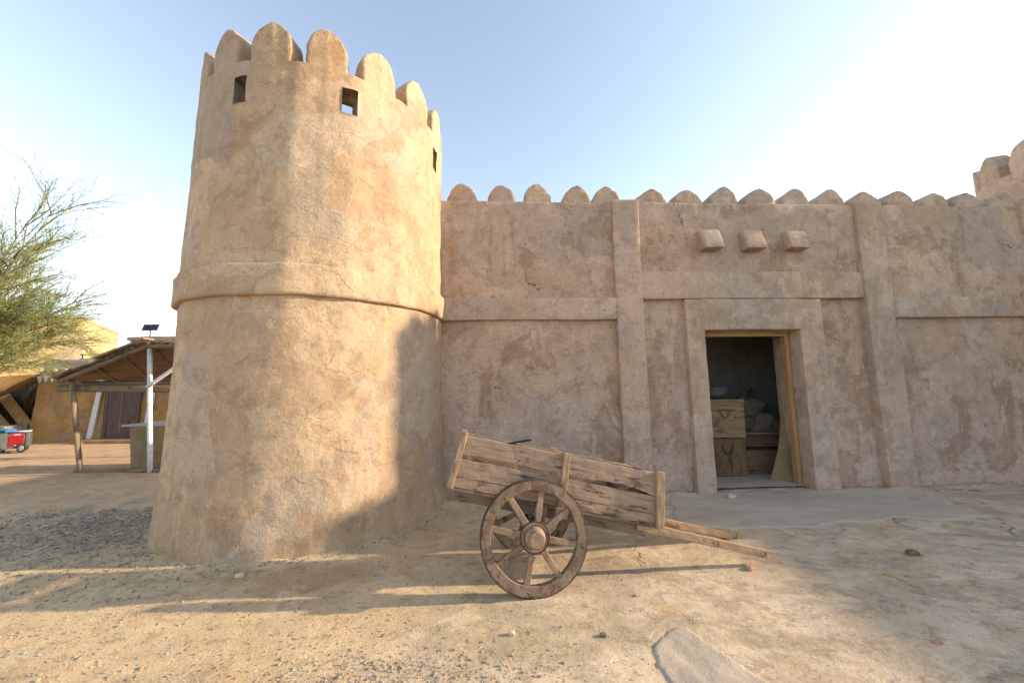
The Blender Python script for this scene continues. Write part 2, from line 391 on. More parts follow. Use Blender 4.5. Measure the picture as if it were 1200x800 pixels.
def grid_mesh(xs, ys, zf, keep=None):
    mb = MB(); nx = len(xs)
    mb.v = [(x, y, zf(x, y)) for y in ys for x in xs]
    for j in range(len(ys)-1):
        for i in range(nx-1):
            if keep is None or keep(.5*(xs[i]+xs[i+1]), .5*(ys[j]+ys[j+1])):
                mb.f.append((j*nx+i, j*nx+i+1, (j+1)*nx+i+1, (j+1)*nx+i))
    return mb
g = grid_mesh(lines(-8, 7.5, .055, 400), lines(1.6, 6.4, .045, 400), gh)
tag(g.build('ground', m_ground, smooth=True), kind='structure')

def poly_sd(x, y, poly):
    """signed distance, positive inside"""
    best = 1e9; ins = False; n = len(poly)
    for i in range(n):
        x1, y1 = poly[i]; x2, y2 = poly[(i+1) % n]
        dx, dy = x2-x1, y2-y1
        t = clamp(((x-x1)*dx+(y-y1)*dy)/(dx*dx+dy*dy)); d = math.hypot(x-x1-t*dx, y-y1-t*dy); best = min(best, d)
        if (y1 > y) != (y2 > y) and x < (x2-x1)*(y-y1)/(y2-y1)+x1: ins = not ins
    return best if ins else -best
def raised(name, mat, poly, height, ragged=.08, step=.03, soft=.05):
    xs_ = [p[0] for p in poly]; ys_ = [p[1] for p in poly]
    xs = [min(xs_)-.2+step*i for i in range(int((max(xs_)-min(xs_)+.4)/step)+1)]
    ys = [min(ys_)-.2+step*i for i in range(int((max(ys_)-min(ys_)+.4)/step)+1)]
    def sd(x, y): return poly_sd(x, y, poly)+ragged*fbm(x*2.3, y*2.3, 5, 4)
    cache = {}
    def zf(x, y):
        d = sd(x, y)
        return gh(x, y)-.02+(height+.02)*sstep(-soft, soft*.6, d)+.003*fbm(x*5, y*5, 1, 3)
    m = grid_mesh(xs, ys, zf, lambda x, y: sd(x, y) > -soft-step)
    return tag(m.build(name, mat, smooth=True), kind='structure')
raised('concrete_apron', m_slab, [(1.72,4.42),(2.3,4.30),(2.9,4.33),(3.9,4.45),(4.7,4.50),(5.5,4.58),(5.45,5.0),(5.9,5.35),(5.7,5.72),(2.2,5.62),(2.0,5.0)], .012, .10, .03, .03)
raised('cement_patch', m_pale, [(.80,1.9),(.84,2.35),(.93,2.55),(1.06,2.62),(1.22,2.50),(1.33,2.37),(1.4,2.15),(1.6,1.9)], .006, .13, .02, .02)

def stones(name, mat, spots, kind='stuff', label=None, cat=None):
    mb = MB()
    base = [Vector(v) for v in ((1,0,0),(-1,0,0),(0,1,0),(0,-1,0),(0,0,1),(0,0,-1))]
    base += [Vector((a, b, c)).normalized() for a in (-1, 1) for b in (-1, 1) for c in (-1, 1)]
    tri = []
    for i, a in enumerate((0, 1)):
        for b in (2, 3):
            for c in (4, 5):
                corner = 6+(0 if a == 1 else 4)+(0 if b == 3 else 2)+(0 if c == 5 else 1)
                flip = (base[a].cross(base[b])).dot(base[c]) < 0
                for u, v in ((a, b), (b, c), (c, a)):
                    tri.append((u, v, corner) if not flip else (v, u, corner))
    for x, y, r in spots:
        q = Matrix.Rotation(random.uniform(0, 6.3), 3, 'Z'); sx, sy, sz = random.uniform(.7, 1.3), random.uniform(.6, 1.1), random.uniform(.4, .8)
        z = gh(x, y)
        vs = []
        for b in base:
            k = random.uniform(.72, 1.1)
            v = q @ Vector((b.x*sx*r*k, b.y*sy*r*k, b.z*sz*r*k)); vs.append((v.x+x, v.y+y, v.z+z+r*sz*.35))
        mb.add(vs, tri)
    return tag(mb.build(name, mat), label, cat, None, kind)
TC = (-2.63, 5.328)
def clear(x, y, m=1.72): return math.hypot(x-TC[0], y-TC[1]) > m and y < 5.35
sp = []
while len(sp) < 3600:                       # dark chippings beside the tower
    x = random.gauss(-4.8, 1.3); y = random.gauss(4.6, .75)
    if clear(x, y) and y > 2.0 and nz(x*1.3, y*1.3, 4) > random.uniform(-.7, .4): sp.append((x, y, min(.03, random.lognormvariate(-4.85, .45))))
stones('gravel', m_gravel, sp)
sp = []
while len(sp) < 5000:
    x = random.uniform(-5.5, 1.0); y = random.uniform(2.0, 3.9)
    w = sstep(.3, -2.4, x+.6*nz(x, y, 2))*.9+.05
    if clear(x, y) and random.random() < w: sp.append((x, y, min(.018, random.lognormvariate(-5.35, .5))))
for i in range(2600):                       # coarse grit in the foreground
    a = random.uniform(0, 6.3); q = math.sqrt(random.random())
    sp.append((random.gauss(-.75, .55), random.gauss(2.2, .17), min(.013, random.lognormvariate(-5.4, .45))))
stones('pebbles', m_pebble, sp)
sp = [(random.uniform(-1.2, 7), random.uniform(2.05, 5.4), min(.014, random.lognormvariate(-5.9, .5))) for i in range(1600)]
for i in range(500):                        # crumbs of plaster along the foot of the walls
    s_ = random.uniform(-1, 8.2); sp.append((s_, 5.48+.055*s_-abs(random.gauss(0, .10)), min(.02, random.lognormvariate(-5.0, .5))))
for i in range(350):
    a = random.uniform(-2.6, -.2); q = 1.70+abs(random.gauss(0, .08)); sp.append((TC[0]+q*cos(a), TC[1]+q*sin(a), min(.02, random.lognormvariate(-4.9, .5))))
stones('grit', m_pebble, sp)
def rock(name, label, x, y, size, mat, cat='stone', rz=0):
    mb = MB(); n, m = 12, 8
    for j in range(m+1):
        for i in range(n):
            t, p = 2*pi*i/n, -pi/2+pi*j/m
            v = Vector((cos(p)*cos(t), cos(p)*sin(t), sin(p)))
            v = Vector([abs(q)**.7*(1 if q > 0 else -1) for q in v])*(1+.25*nz(v.x*1.6+x*5, v.y*1.6, v.z*1.6+y*7))
            mb.v.append((v.x*size[0], v.y*size[1], v.z*size[2]+size[2]*.7))
    for j in range(m):
        for i in range(n): mb.f.append((j*n+i, j*n+(i+1) % n, (j+1)*n+(i+1) % n, (j+1)*n+i))
    o = mb.build(name, mat); o.location = (x, y, gh(x, y)); o.rotation_euler = (0, 0, rz)
    return tag(o, label, cat)
m_brick = simple('broken_brick', (.50, .27, .17), .95, 0, .4, 30, .004)
m_rockd = simple('dark_stone', (.16, .14, .11), .9, 0, .4, 30, .004)
m_rockw = simple('pale_stone', (.58, .50, .40), .9, 0, .25, 30, .004)
rock('brick_fragment', 'reddish broken brick chip lying below the tip of the near cart shaft', 2.0, 3.42, (.042, .028, .016), m_brick, 'brick', .5)
rock('stone', 'dark grey stone alone on the crusted ground right of the cart', 3.61, 3.64, (.055, .035, .024), m_rockd)
rock('stone', 'pale stone at the left foot of the doorway', 2.99, 5.42, (.06, .05, .035), m_rockw)
rock('stone', 'pale rounded stone in the shade left of the cart wheel, nearest the round tower', -2.36, 3.43, (.035, .028, .02), m_rockw)
rock('stone', 'small white stone on the worn patch in front of the cart wheel', -.03, 2.62, (.02, .016, .014), m_rockw)
rock('stone', 'black stone on the worn patch, right in front of the cart wheel', .55, 2.60, (.022, .016, .012), m_rockd)
rock('brick_fragment', 'small red brick chip at the lower right of the bare ground', 2.55, 2.49, (.025, .018, .01), m_brick, 'brick')

# ------------------------------------------------------------------ plaster shapes
def axis_pts(a, b, step, r):
    e = [0, r*.3, r]; L = b-a
    if L < 3*r: return [a, a+L*.12, a+L*.5, b-L*.12, b]
    n = max(1, int((L-2*r)/step)); mid = [a+r+(L-2*r)*i/n for i in range(1, n)]
    return [a+q for q in e]+mid+[b-q for q in reversed(e)]
def pbox(mb, x0, x1, y0, y1, z0, z1, step=.05, r=.02, amp=.012, fine=.004, batter=0, skip='', seed=0, freq=1.0):
    """rounded, hand-smoothed plaster block; batter pushes the foot of the front (low y) face out"""
    X, Y, Z = axis_pts(x0, x1, step, r), axis_pts(y0, y1, max(step, (y1-y0)/3), r), axis_pts(z0, z1, step, r)
    idx = {}; base = len(mb.v); A = (X, Y, Z); lo = (x0, y0, z0); hi = (x1, y1, z1); nm = [len(q)-1 for q in A]
    def vert(i, j, k):
        key = (i, j, k)
        if key in idx: return idx[key]
        p = Vector((X[i], Y[j], Z[k])); rr = [min(r, (hi[a]-lo[a])*.45) for a in range(3)]
        q = Vector([clamp(p[a], lo[a]+rr[a], hi[a]-rr[a]) for a in range(3)]); d = p-q; L = d.length
        nrm = d.normalized() if L > 1e-9 else Vector((0, -1, 0))
        if L > 1e-9: p = q+nrm*min(L, min(rr))
        n = amp*fbm(p.x*1.1*freq+seed, p.y*1.1+seed*.3, p.z*1.1*freq, 3)+fine*fbm(p.x*6+seed, p.y*6, p.z*6, 3)
        p += nrm*n
        if batter:
            f = 1-clamp((p.z-z0)/(z1-z0)); p.y -= batter*f**1.6*clamp((y1-p.y)/(y1-y0))
        idx[key] = len(mb.v); mb.v.append(tuple(p)); return idx[key]
    for a in range(3):
        b, c = (a+1) % 3, (a+2) % 3
        for side in (0, 1):
            if 'xyz'[a]+'-+'[side] in skip: continue
            for i in range(nm[b]):
                for j in range(nm[c]):
                    q = []
                    for di, dj in ((0,0),(1,0),(1,1),(0,1)):
                        t = [0, 0, 0]; t[a] = nm[a]*side; t[b] = i+di; t[c] = j+dj; q.append(vert(*t))
                    mb.f.append(tuple(q) if side else tuple(reversed(q)))
def arch(mb, w, h, d, M, straight=.35, power=1.9, root=.62, n=13, seed=0, foot=.12, fix=None):
    """merlon: pointed round-headed slab, origin at the middle of its foot, depth along +y"""
    prof = [(1.0, -foot), (1.0, -.004)]
    for i in range(n+1):
        hh = (i/n)**.8; f = 1 if hh < straight else max(0, 1-((hh-straight)/(1-straight))**power)**root
        prof.append((max(f, .012), hh*h))
    lv = ((0, .965), (.05, .99), (.13, 1), (.5, 1.0), (.87, 1), (.95, .99), (1, .965)); C = 6; rows = len(prof)
    ids = {}
    def vert(a, i, c):
        """a level, i row, c column -C..C; only rims on inner levels"""
        key = (a, i, c)
        if key not in ids:
            t, s = lv[a]; f, z = prof[i]; x = w/2*f*c/C*s
            p = Vector((x, t*d, z if z < 0 else z*(1-(1-s)*.6)))
            q = .025*fbm(p.x*3+seed*2.1, p.y*3+seed, p.z*3, 3)+.008*fbm(p.x*11+seed, p.y*9, p.z*11, 3)
            p += Vector((x/w*2*q, (t-.5)*q if not fix else max(0, t-.2)*q, q*.8 if z > 0 else 0)); p = M @ p
            if fix: p = fix(p, t, z)
            ids[key] = len(mb.v); mb.v.append(tuple(p))
        return ids[key]
    L = len(lv)-1
    for a, rev in ((0, False), (L, True)):
        for i in range(rows-1):
            for c in range(-C, C):
                q = (vert(a, i, c), vert(a, i, c+1), vert(a, i+1, c+1), vert(a, i+1, c)); mb.f.append(tuple(reversed(q)) if rev else q)
    for a in range(L):
        for i in range(rows-1):
            mb.f.append((vert(a, i, C), vert(a+1, i, C), vert(a+1, i+1, C), vert(a, i+1, C)))
            mb.f.append((vert(a, i, -C), vert(a, i+1, -C), vert(a+1, i+1, -C), vert(a+1, i, -C)))
        for c in range(-C, C):
            pa = [vert(a, rows-1, c), vert(a, rows-1, c+1)]; pb = [vert(a+1, rows-1, c), vert(a+1, rows-1, c+1)]
            mb.f.append((pa[0], pa[1], pb[1], pb[0]))

# ------------------------------------------------------------------ round tower
def tower(root, mat, R, ztop, zband, holes, nm, m0, dth=1.5, dz=.045, zfloor=4.2, poly=.55, scale=1., mh=.465, band=True, seed=0):
    NTH = int(round(360/dth)); nk = int(round((ztop+.15)/dz)); Zs = [-.15+dz*k for k in range(nk+1)]
    step = 2*pi/nm
    def surf(t, z):
        u = ((t-m0+step/2) % step)-step/2
        pl = cos(step/2)/cos(u)                    # faceted between the merlons
        k = poly*sstep(1.6, 3.2, z)+.15
        r = R(z)*((1-k)+k*pl*1.004)
        c, s = cos(t), sin(t)
        r += .020*fbm(c*1.9+seed, s*1.9, z*.8, 3)+.007*fbm(c*9+seed, s*9, z*5, 3)
        ridge = max(0, 1-abs(u)/.018)*.006*sstep(3, 3.6, z) if abs(u) < .02 else 0
        return r+ridge
    mb = MB()
    for k, z in enumerate(Zs):
        for i in range(NTH):
            t = rad(i*dth); r = surf(t, z); mb.v.append((r*cos(t), r*sin(t), z))
    def hole(i, k):
        a = (i+.5)*dth; z = Zs[k]+dz/2
        for a0, a1, z0, z1 in holes:
            if a0 % 360 <= a % 360 <= a1 % 360 and z0 <= z <= z1: return True
        return False
    ki = int((zfloor+.15)/dz); off = len(mb.v)
    for k in range(ki, nk+1):
        for i in range(NTH):
            t = rad(i*dth); r = R(Zs[k])-.30; mb.v.append((r*cos(t), r*sin(t), Zs[k]))
    O = lambda i, k: k*NTH+i % NTH
    I = lambda i, k: off+(k-ki)*NTH+i % NTH
    for k in range(nk):
        for i in range(NTH):
            if k >= ki and hole(i, k):
                if not hole(i-1, k): mb.f.append((O(i,k), O(i,k+1), I(i,k+1), I(i,k)))
                if not hole(i+1, k): mb.f.append((O(i+1,k+1), O(i+1,k), I(i+1,k), I(i+1,k+1)))
                if not hole(i, k-1): mb.f.append((O(i+1,k), O(i,k), I(i,k), I(i+1,k)))
                if not hole(i, k+1): mb.f.append((O(i,k+1), O(i+1,k+1), I(i+1,k+1), I(i,k+1)))
                continue
            mb.f.append((O(i,k), O(i+1,k), O(i+1,k+1), O(i,k+1)))
            if k >= ki: mb.f.append((I(i+1,k), I(i,k), I(i,k+1), I(i+1,k+1)))
    ring = len(mb.v)
    mb.v += [mb.v[O(i, nk)] for i in range(NTH)]+[mb.v[I(i, nk)] for i in range(NTH)]
    for i in range(NTH): mb.f.append((ring+i, ring+(i+1) % NTH, ring+NTH+(i+1) % NTH, ring+NTH+i))
    mb.v.append((0, 0, zfloor)); c = len(mb.v)-1
    for i in range(NTH): mb.f.append((I(i,ki), I(i+1,ki), c))
    mb.build('shaft', mat, root, True)
    if band:
        mb = MB(); z0, z1 = zband; prof = []
        rows = [(z0, -.03), (z0-.002, .0), (z0+.0, .038), (z0+.008, .052)]+[(z0+.03+(z1-z0-.05)*i/6, .058-.006*i/6) for i in range(7)]+[(z1-.012, .046), (z1, .03), (z1+.012, -.03)]
        for z, q in rows:
            for i in range(NTH):
                t = rad(i*dth); zz = z+.016*fbm(cos(t)*2.2, sin(t)*2.2, 6+seed, 3)
                r = surf(t, zz)+q+.006*fbm(cos(t)*5, sin(t)*5, z*3, 3)*(q > 0); mb.v.append((r*cos(t), r*sin(t), zz))
        for k in range(len(rows)-1):
            for i in range(NTH): mb.f.append((k*NTH+i, k*NTH+(i+1) % NTH, (k+1)*NTH+(i+1) % NTH, (k+1)*NTH+i))
        mb.build('band', mat, root, True)
    for j in range(nm):
        t = m0+j*step; mb = MB(); r = R(ztop)*((1-poly-.15)+(poly+.15)*cos(step/2)*1.004)-.008+random.uniform(-.004, .006)
        M = Matrix.Translation((r*cos(t), r*sin(t), ztop)) @ Matrix.Rotation(t+pi/2, 4, 'Z') @ Matrix.Rotation(random.uniform(-.02, .02), 4, 'Y')
        def fix(p, q, z):
            if q > .14: return p
            th = math.atan2(p.y, p.x); r_ = surf(th, min(ztop, ztop+z))-(.012 if z < -.01 else q*.22*scale)
            return Vector((r_*cos(th), r_*sin(th), p.z))
        arch(mb, .43*scale*random.uniform(.96, 1.04), mh*random.uniform(.97, 1.03), .22*scale, M, .38, 2.0, .60, seed=j+seed, fix=fix)
        mb.build('merlon', mat, root, True)
def RP(z):
    return 1.60-.006*(z-2.5)+.05*max(0, 1-max(0, z)/.9)**2+.012*max(0, 2.2-z)
hl = [(-103.5, -97.5, 4.65, 4.965), (-61.5, -55.5, 4.65, 4.965), (-10.5, -4.5, 4.65, 4.965), (36, 42, 4.65, 4.965), (84, 90, 4.65, 4.965), (135, 141, 4.65, 4.965), (180, 186, 4.65, 4.965)]
hl = [(a % 360, b % 360, c, d) for a, b, c, d in hl]
tw = thing('round_tower', 'tall round mud tower with battlements and small square openings left of the cart', 'tower', (TC[0], TC[1], 0))
tower(tw, m_tower, RP, 5.17, (2.535, 2.868), hl, 17, rad(-67.5))
t2 = thing('round_tower', 'distant tower top rising behind the wall battlements at the far right', 'tower', (10.2, 6.27, 0))
tower(t2, m_trim, lambda z: 1.34-.008*z, 5.18, (2.53, 2.87), [], 13, rad(158), dth=3, dz=.09, poly=.5, mh=.52, scale=1.02, band=False, seed=5)

mb = MB(); pbox(mb, -1.20, -.72, -1.86, -.9, -.1, 3.55, .2, .05, .02, .005); mb.build('shadow_block', m_trim, t2, True)  # unseen block added out of frame to throw shadow on the left tower's foot

# ------------------------------------------------------------------ front wall, room and unseen shade wall
WA = .0545
fw = thing('fort_wall', 'long mud plaster wall with battlements, pilasters and a doorway behind the cart', 'wall', (0, 5.465, 0), WA)
def panel(x0, x1, z0, z1, d, name='wall_panel', batter=0, mat=m_wall, r=.02, amp=.024, seed=0):
    mb = MB(); pbox(mb, x0, x1, d, .55, z0, z1, .05, r, amp, .005, batter, seed=seed); return mb.build(name, mat, fw, True)
# bays: left, door bay (two sides of the opening), right
panel(-1.75, 1.75, 2.75, 4.385, .055, seed=1); panel(-1.75, 1.75, -.12, 2.80, .092, batter=.02, seed=2)
panel(1.80, 5.72, 3.05, 4.385, .055, seed=3); panel(1.80, 2.885, -.12, 3.12, .10, batter=.03, seed=4)
panel(4.40, 5.72, -.12, 3.12, .115, batter=.02, seed=6); panel(2.80, 4.48, 2.345, 3.12, .11, seed=7)
panel(5.75, 9.4, 2.75, 4.385, .06, seed=8); panel(5.75, 9.4, -.12, 2.80, .10, batter=.03, seed=9)
def trim(name, x0, x1, y0, y1, z0, z1, batter=0, r=.014, amp=.010, seed=0, mat=m_trim, step=.05):
    mb = MB(); pbox(mb, x0, x1, y0, y1, z0, z1, step, r, amp, .004, batter, seed=seed); return mb.build(name, mat, fw, True)
trim('pilaster', 1.575, 1.985, -.005, .30, -.1, 4.40, .015, seed=11)
trim('pilaster', 5.51, 5.955, -.010, .30, -.1, 4.405, .02, seed=12)
trim('band', -1.7, 1.60, .012, .30, 2.535, 2.862, seed=13)
trim('band', 5.94, 9.4, .012, .30, 2.535, 2.855, seed=14)
trim('band', 1.96, 5.54, .020, .30, 2.845, 3.262, seed=15)
trim('door_surround', 2.625, 2.908, .000, .40, -.1, 2.83, .015, seed=16)
trim('door_surround', 4.392, 4.775, .000, .40, -.1, 2.83, .01, seed=17)
trim('door_surround', 2.87, 4.43, .004, .40, 2.362, 2.835, seed=18)
cx_ = [-.72, -.13, .44, 1.045, 1.515, 2.24, 2.835, 3.42, 4.01, 4.625, 5.21, 5.81, 6.40, 7.0, 7.6, 8.2, 8.8]
for i, s in enumerate(cx_):
    mb = MB(); M = Matrix.Translation((s, .085+random.uniform(-.01, .01), 4.37)) @ Matrix.Rotation(random.uniform(-.06, .06), 4, 'Y')
    arch(mb, (.44 if i < 5 else .475)*random.uniform(.92, 1.06), .305*random.uniform(.90, 1.07) if i < 5 else .285*random.uniform(.88, 1.08), .34, M, .06, 2.0, .68, seed=i*1.7)
    mb.build('merlon', m_trim, fw, True)
for i, s in enumerate((3.075, 3.755, 4.445)):
    mb = MB(); pbox(mb, -.155, .155, -.21, .10, -.15, .165, .05, .022, .012, .004, seed=20+i)
    mb.v = [(x, y+(.11*(z+.15)/.315*clamp(-y/.1) if y < 0 else 0), z) for x, y, z in mb.v]
    M = Matrix.Translation((s, .07, 3.745)) @ Matrix.Rotation(.03*(i-1), 4, 'Y')
    mb.v = [tuple(M @ Vector(v)) for v in mb.v]
    mb.build('beam_end', m_trim, fw, True)
# new pine door frame set in the reveal
mb = MB(); mb.plank((4.345, .27, .02), (4.345, .27, 2.35), (1,0,0), .065, .10, 20, .002, 3); mb.build('door_frame', m_newwood, fw, bevel=.004)
mb = MB(); mb.plank((2.948, .27, .02), (2.948, .27, 2.35), (1,0,0), .075, .10, 20, .002, 4); mb.build('door_frame', m_newwood, fw, bevel=.004)
mb = MB(); mb.plank((2.91, .272, 2.318), (4.375, .272, 2.318), (0,0,1), .066, .096, 20, .002, 5); mb.build('door_frame', m_newwoodx, fw, bevel=.004)
# storeroom behind the door
mb = MB(); mb.box(1.9, 6.2, .56, .62, 2.5, 3.0); mb.box(1.9, 2.86, .56, .62, -.05, 2.5); mb.box(4.42, 6.2, .56, .62, -.05, 2.5)
mb.box(1.84, 1.9, .56, 2.6, -.05, 3.0); mb.box(6.2, 6.26, .56, 2.6, -.05, 3.0); mb.box(1.84, 6.26, 2.6, 2.7, -.05, 3.0)
mb.build('room_wall', m_inner, fw)
mb = MB(); mb.box(1.8, 6.3, .553, 2.75, 3.0, 3.2); mb.build('ceiling', m_dark, fw)
mb = MB(); xs = [1.9+.1*i for i in range(44)]; ys = [.14+.1*i for i in range(26)]
mb = grid_mesh(xs, ys, lambda x, y: .035+.012*fbm(x*3, y*3, 2, 3)); mb.build('floor', m_slab, fw, True)
mb = MB(); pbox(mb, 13.2, 13.7, -7, 4.9, -.1, 3.3, .25, .05, .05, .01)  # unseen wall added out of frame to shade the right of the yard
tag(mb.build('shade_wall', m_trim, smooth=True), 'plain mud wall added unseen beyond the right edge to shade the yard', 'wall')

# ------------------------------------------------------------------ things in the storeroom
def handle(mb, c, w, h, r=.009, tri=False):
    c = Vector(c); pts = []
    if tri: pts = [c+Vector((-w/2, 0, h/2)), c+Vector((w/2, 0, h/2)), c+Vector((w*.12, -.015, -h/2)), c+Vector((-w*.12, -.015, -h/2)), c+Vector((-w/2, 0, h/2))]
    else: pts = [c+Vector((-w/2*cos(t), -.02*sin(t), h/2-h*sin(t))) for t in [pi*i/10 for i in range(11)]]
    mb.tube(pts, r, 6)
lowc = thing('crate', 'dark upright-board crate under the pale chest in the doorway', 'crate', (3.53, 6.62, .045), -.05)
mb = MB()
for i in range(5):
    w = .62/5; mb.plank((-.31+w*(i+.5), -.18, 0), (-.31+w*(i+.5), -.18, .60), (1,0,0), w*.97, .03+.006*(i % 2), 8, .003, i)
mb.box(-.30, .30, -.165, .25, .01, .59); mb.build('body', m_crate, lowc)
mb = MB(); handle(mb, (.02, -.205, .42), .16, .13); mb.build('handle', m_iron, lowc, True)
chest = thing('chest', 'pale rough wooden chest with a rope handle, on top of the crate in the doorway', 'chest', (3.52, 6.60, .655), -.03)
mb = MB()
for i in range(4):
    w = .58/4; mb.plank((-.315, -.20, w*(i+.5)+.01), (.315, -.20, w*(i+.5)+.01), (0,0,1), w*.98, .035, 10, .006, i+9)
mb.box(-.31, .31, -.185, .25, .012, .59); mb.build('body', m_chest, chest)
mb = MB(); mb.plank((-.33, .02, .615), (.33, .02, .615), (0,1,0), .50, .04, 8, .004, 17); mb.build('lid', m_chest, chest)
mb = MB(); handle(mb, (.0, -.235, .40), .20, .13, .012, True); mb.build('handle', m_burlap, chest, True)
pot = MB(); pot.lathe([(.10, 0), (.22, .04), (.25, .12), (.23, .17), (.25, .19), (.24, .20), (.0, .20)], 24); o = pot.build('basin', m_dkgrey, smooth=True)
o.location = (3.50, 6.72, 1.293); tag(o, 'dark basin standing on the pale chest inside the doorway', 'basin')
bx = thing('wooden_box', 'low brown wooden box on the storeroom floor right of the crate', 'box', (4.24, 6.78, .045), -.06)
mb = MB(); mb.box(-.30, .30, -.20, .20, .05, .37); mb.build('body', m_box, bx, bevel=.008)
mb = MB(); mb.box(-.32, .32, -.22, .22, .0, .05); mb.box(-.31, .31, -.215, -.20, .345, .365); mb.build('plinth', m_box, bx, bevel=.006)
sh = thing('table', 'dark low table carrying the sacks inside the doorway', 'table', (4.40, 7.0, .045), -.04)
mb = MB(); mb.plank((-.55, 0, .64), (.42, 0, .64), (0,1,0), .60, .03, 8, .002, 2); mb.build('tabletop', m_wy, sh)
for x, y in ((-.5, -.25), (.38, -.25), (-.5, .25), (.38, .25)):
    mb = MB(); mb.plank((x, y, 0), (x, y, .625), (1,0,0), .05, .05, 4, .002, 1); mb.build('leg', m_dark, sh)
mb = MB(); mb.box(-.5, .38, -.20, -.18, .40, .62); mb.build('apron', m_box, sh)
def sack(label, loc, sx, sy, sz, seed, rz=0):
    mb = MB(); n, m = 40, 26
    for j in range(m+1):
        for i in range(n):
            t, p = 2*pi*i/n, -pi/2+pi*j/m
            v = Vector((cos(p)*cos(t), cos(p)*sin(t), sin(p))); v.z = abs(v.z)**.7*(1 if v.z > 0 else -1)
            wr = .10*noise.ridged_multi_fractal(Vector((v.x*1.5+seed, v.y*1.5, v.z*2.6)), 1, 2, 3, 1, 2)-.1
            k = 1+.30*fbm(v.x*1.3+seed, v.y*1.3, v.z*1.3, 3)+wr
            sag = .25*v.x*v.x
            mb.v.append((v.x*sx*k, v.y*sy*k, max(-sz*.75, (v.z-sag)*sz*k)+sz*.75))
    for j in range(m):
        for i in range(n): mb.f.append((j*n+i, j*n+(i+1) % n, (j+1)*n+(i+1) % n, (j+1)*n+i))
    o = mb.build('sack', m_sack, smooth=True); o.location = loc; o.rotation_euler = (0, .0, rz)
    return tag(o, label, 'sack')
sack('olive sack lying right on the table inside the doorway, lowest of the pile', (4.50, 6.92, .70), .34, .24, .19, 3)
sack('olive sack lying left on the table inside the doorway, beside the chest', (4.10, 7.0, .70), .30, .24, .20, 8)
sack('slumped olive sack on top of the pile inside the doorway', (4.24, 7.0, .90), .34, .23, .24, 14, .2)
la = thing('lantern', 'black lantern hanging by a wire over the sacks in the doorway', 'lantern', (4.34, 6.95, 1.20))
mb = MB(); mb.lathe([(.05, 0), (.065, .02), (.05, .05), (.055, .17), (.065, .20), (.03, .24), (.01, .26)], 16); mb.build('body', m_black, la, True)
mb = MB(); mb.tube([(0, 0, .25), (.005, 0, .9), (0, 0, 1.8)], .004, 5); mb.build('wire', m_iron, la)
mat_ = MB()
n = 16
for a in range(2):
    for j in range(n+1):
        t = j/n; xw = .09+.11*(1-t)**1.5; bow = .16*(1-t)**1.8
        for i in range(7):
            u = -1+2*i/6
            mat_.v.append((4.42-bow*1.1+u*xw*1.1, 6.10+.06*t-.06*u+.03*fbm(u, t*3, 4, 2)+a*.015, .045+1.05*t-.03*abs(u)*t))
for a in range(2):
    for j in range(n):
        for i in range(6):
            q = (a*7*(n+1)+j*7+i, a*7*(n+1)+j*7+i+1, a*7*(n+1)+(j+1)*7+i+1, a*7*(n+1)+(j+1)*7+i); mat_.f.append(q if a else tuple(reversed(q)))
tag(mat_.build('burlap_mat', m_burlap, smooth=True), 'rolled-out burlap mat leaning on the pine door jamb', 'mat')

# ------------------------------------------------------------------ hand cart
Lx = Vector((.96881799, .111977, -.22102681)); Ux = Vector((.20988002, .10323816, .97226142)); Nx = Vector((.13168931, -.98833346, .07651725))
CO = Vector((.14877494, 3.09840084, .42043006))
CM = Matrix((Lx, -Nx, Ux)).transposed().to_4x4(); CM.translation = CO
cart = thing('hand_cart', 'weathered two-wheeled wooden hand cart tipped forward on its shafts before the tower', 'cart')
cart.matrix_world = CM
DY0, DY1 = .12, .62
def side(y, seed):
    s = 1 if y < .4 else -1
    for z0, z1, k in ((.494, .640, 0), (.308, .449, 1), (.227, .303, 2)):
        mb = MB(); zc = (z0+z1)/2
        xa = -.732+(zc-.227)/.41*.027; xb = 1.085-(zc-.227)/.41*.06
        mb.plank((xa+.02, y, zc), (xb-.01, y, zc), (0,0,1), z1-z0, .026, 40, .006, seed+k*5, skew=-.01)
        mb.build('side_plank', m_wx, cart, bevel=.003)
    for xb, xt, w, zt, zb, q in ((-.722, -.695, .052, .664, .215, 0), (.205, .185, .060, .662, .20, 1), (1.073, 1.018, .074, .660, .205, 2)):
        mb = MB(); yy = y-s*.030
        mb.plank((xb, yy, zb), (xt, yy, zt), (1,0,0), w, .040, 14, .007, seed+q*3+1); mb.build('post', m_wz, cart, bevel=.006)
    mb = MB(); mb.plank((.16, y-s*.030, .185), (.26, y-s*.030, .185), (0,0,1), .075, .05, 6, .004, seed+40); mb.build('block', m_wz, cart, bevel=.004)
side(DY0+.013, 3); side(DY1-.013, 60)
def endboards(x, seed):
    for z0, z1, k in ((.49, .635, 0), (.30, .45, 1), (.225, .295, 2)):
        mb = MB(); zc = (z0+z1)/2; dx = (zc-.43)*(-.13 if x > 0 else .07)
        mb.plank((x+dx, DY0+.03, zc), (x+dx, DY1-.03, zc), (0,0,1), z1-z0, .024, 16, .006, seed+k*3); mb.build('end_plank', m_wy, cart, bevel=.003)
endboards(-.690, 90); endboards(1.035, 120)
for i in range(6):
    mb = MB(); y = DY0+.042+.083*i; mb.plank((-.72, y, .212), (1.07, y, .212), (0,1,0), .080, .022, 18, .003, 150+i); mb.build('floor_board', m_dark, cart)
for i, x in enumerate((-.62, -.05, .42, .93)):
    mb = MB(); mb.plank((x, DY0+.13, .165), (x, DY1-.13, .165), (1,0,0), .06, .065, 8, .003, 170+i); mb.build('cross_beam', m_dark, cart)
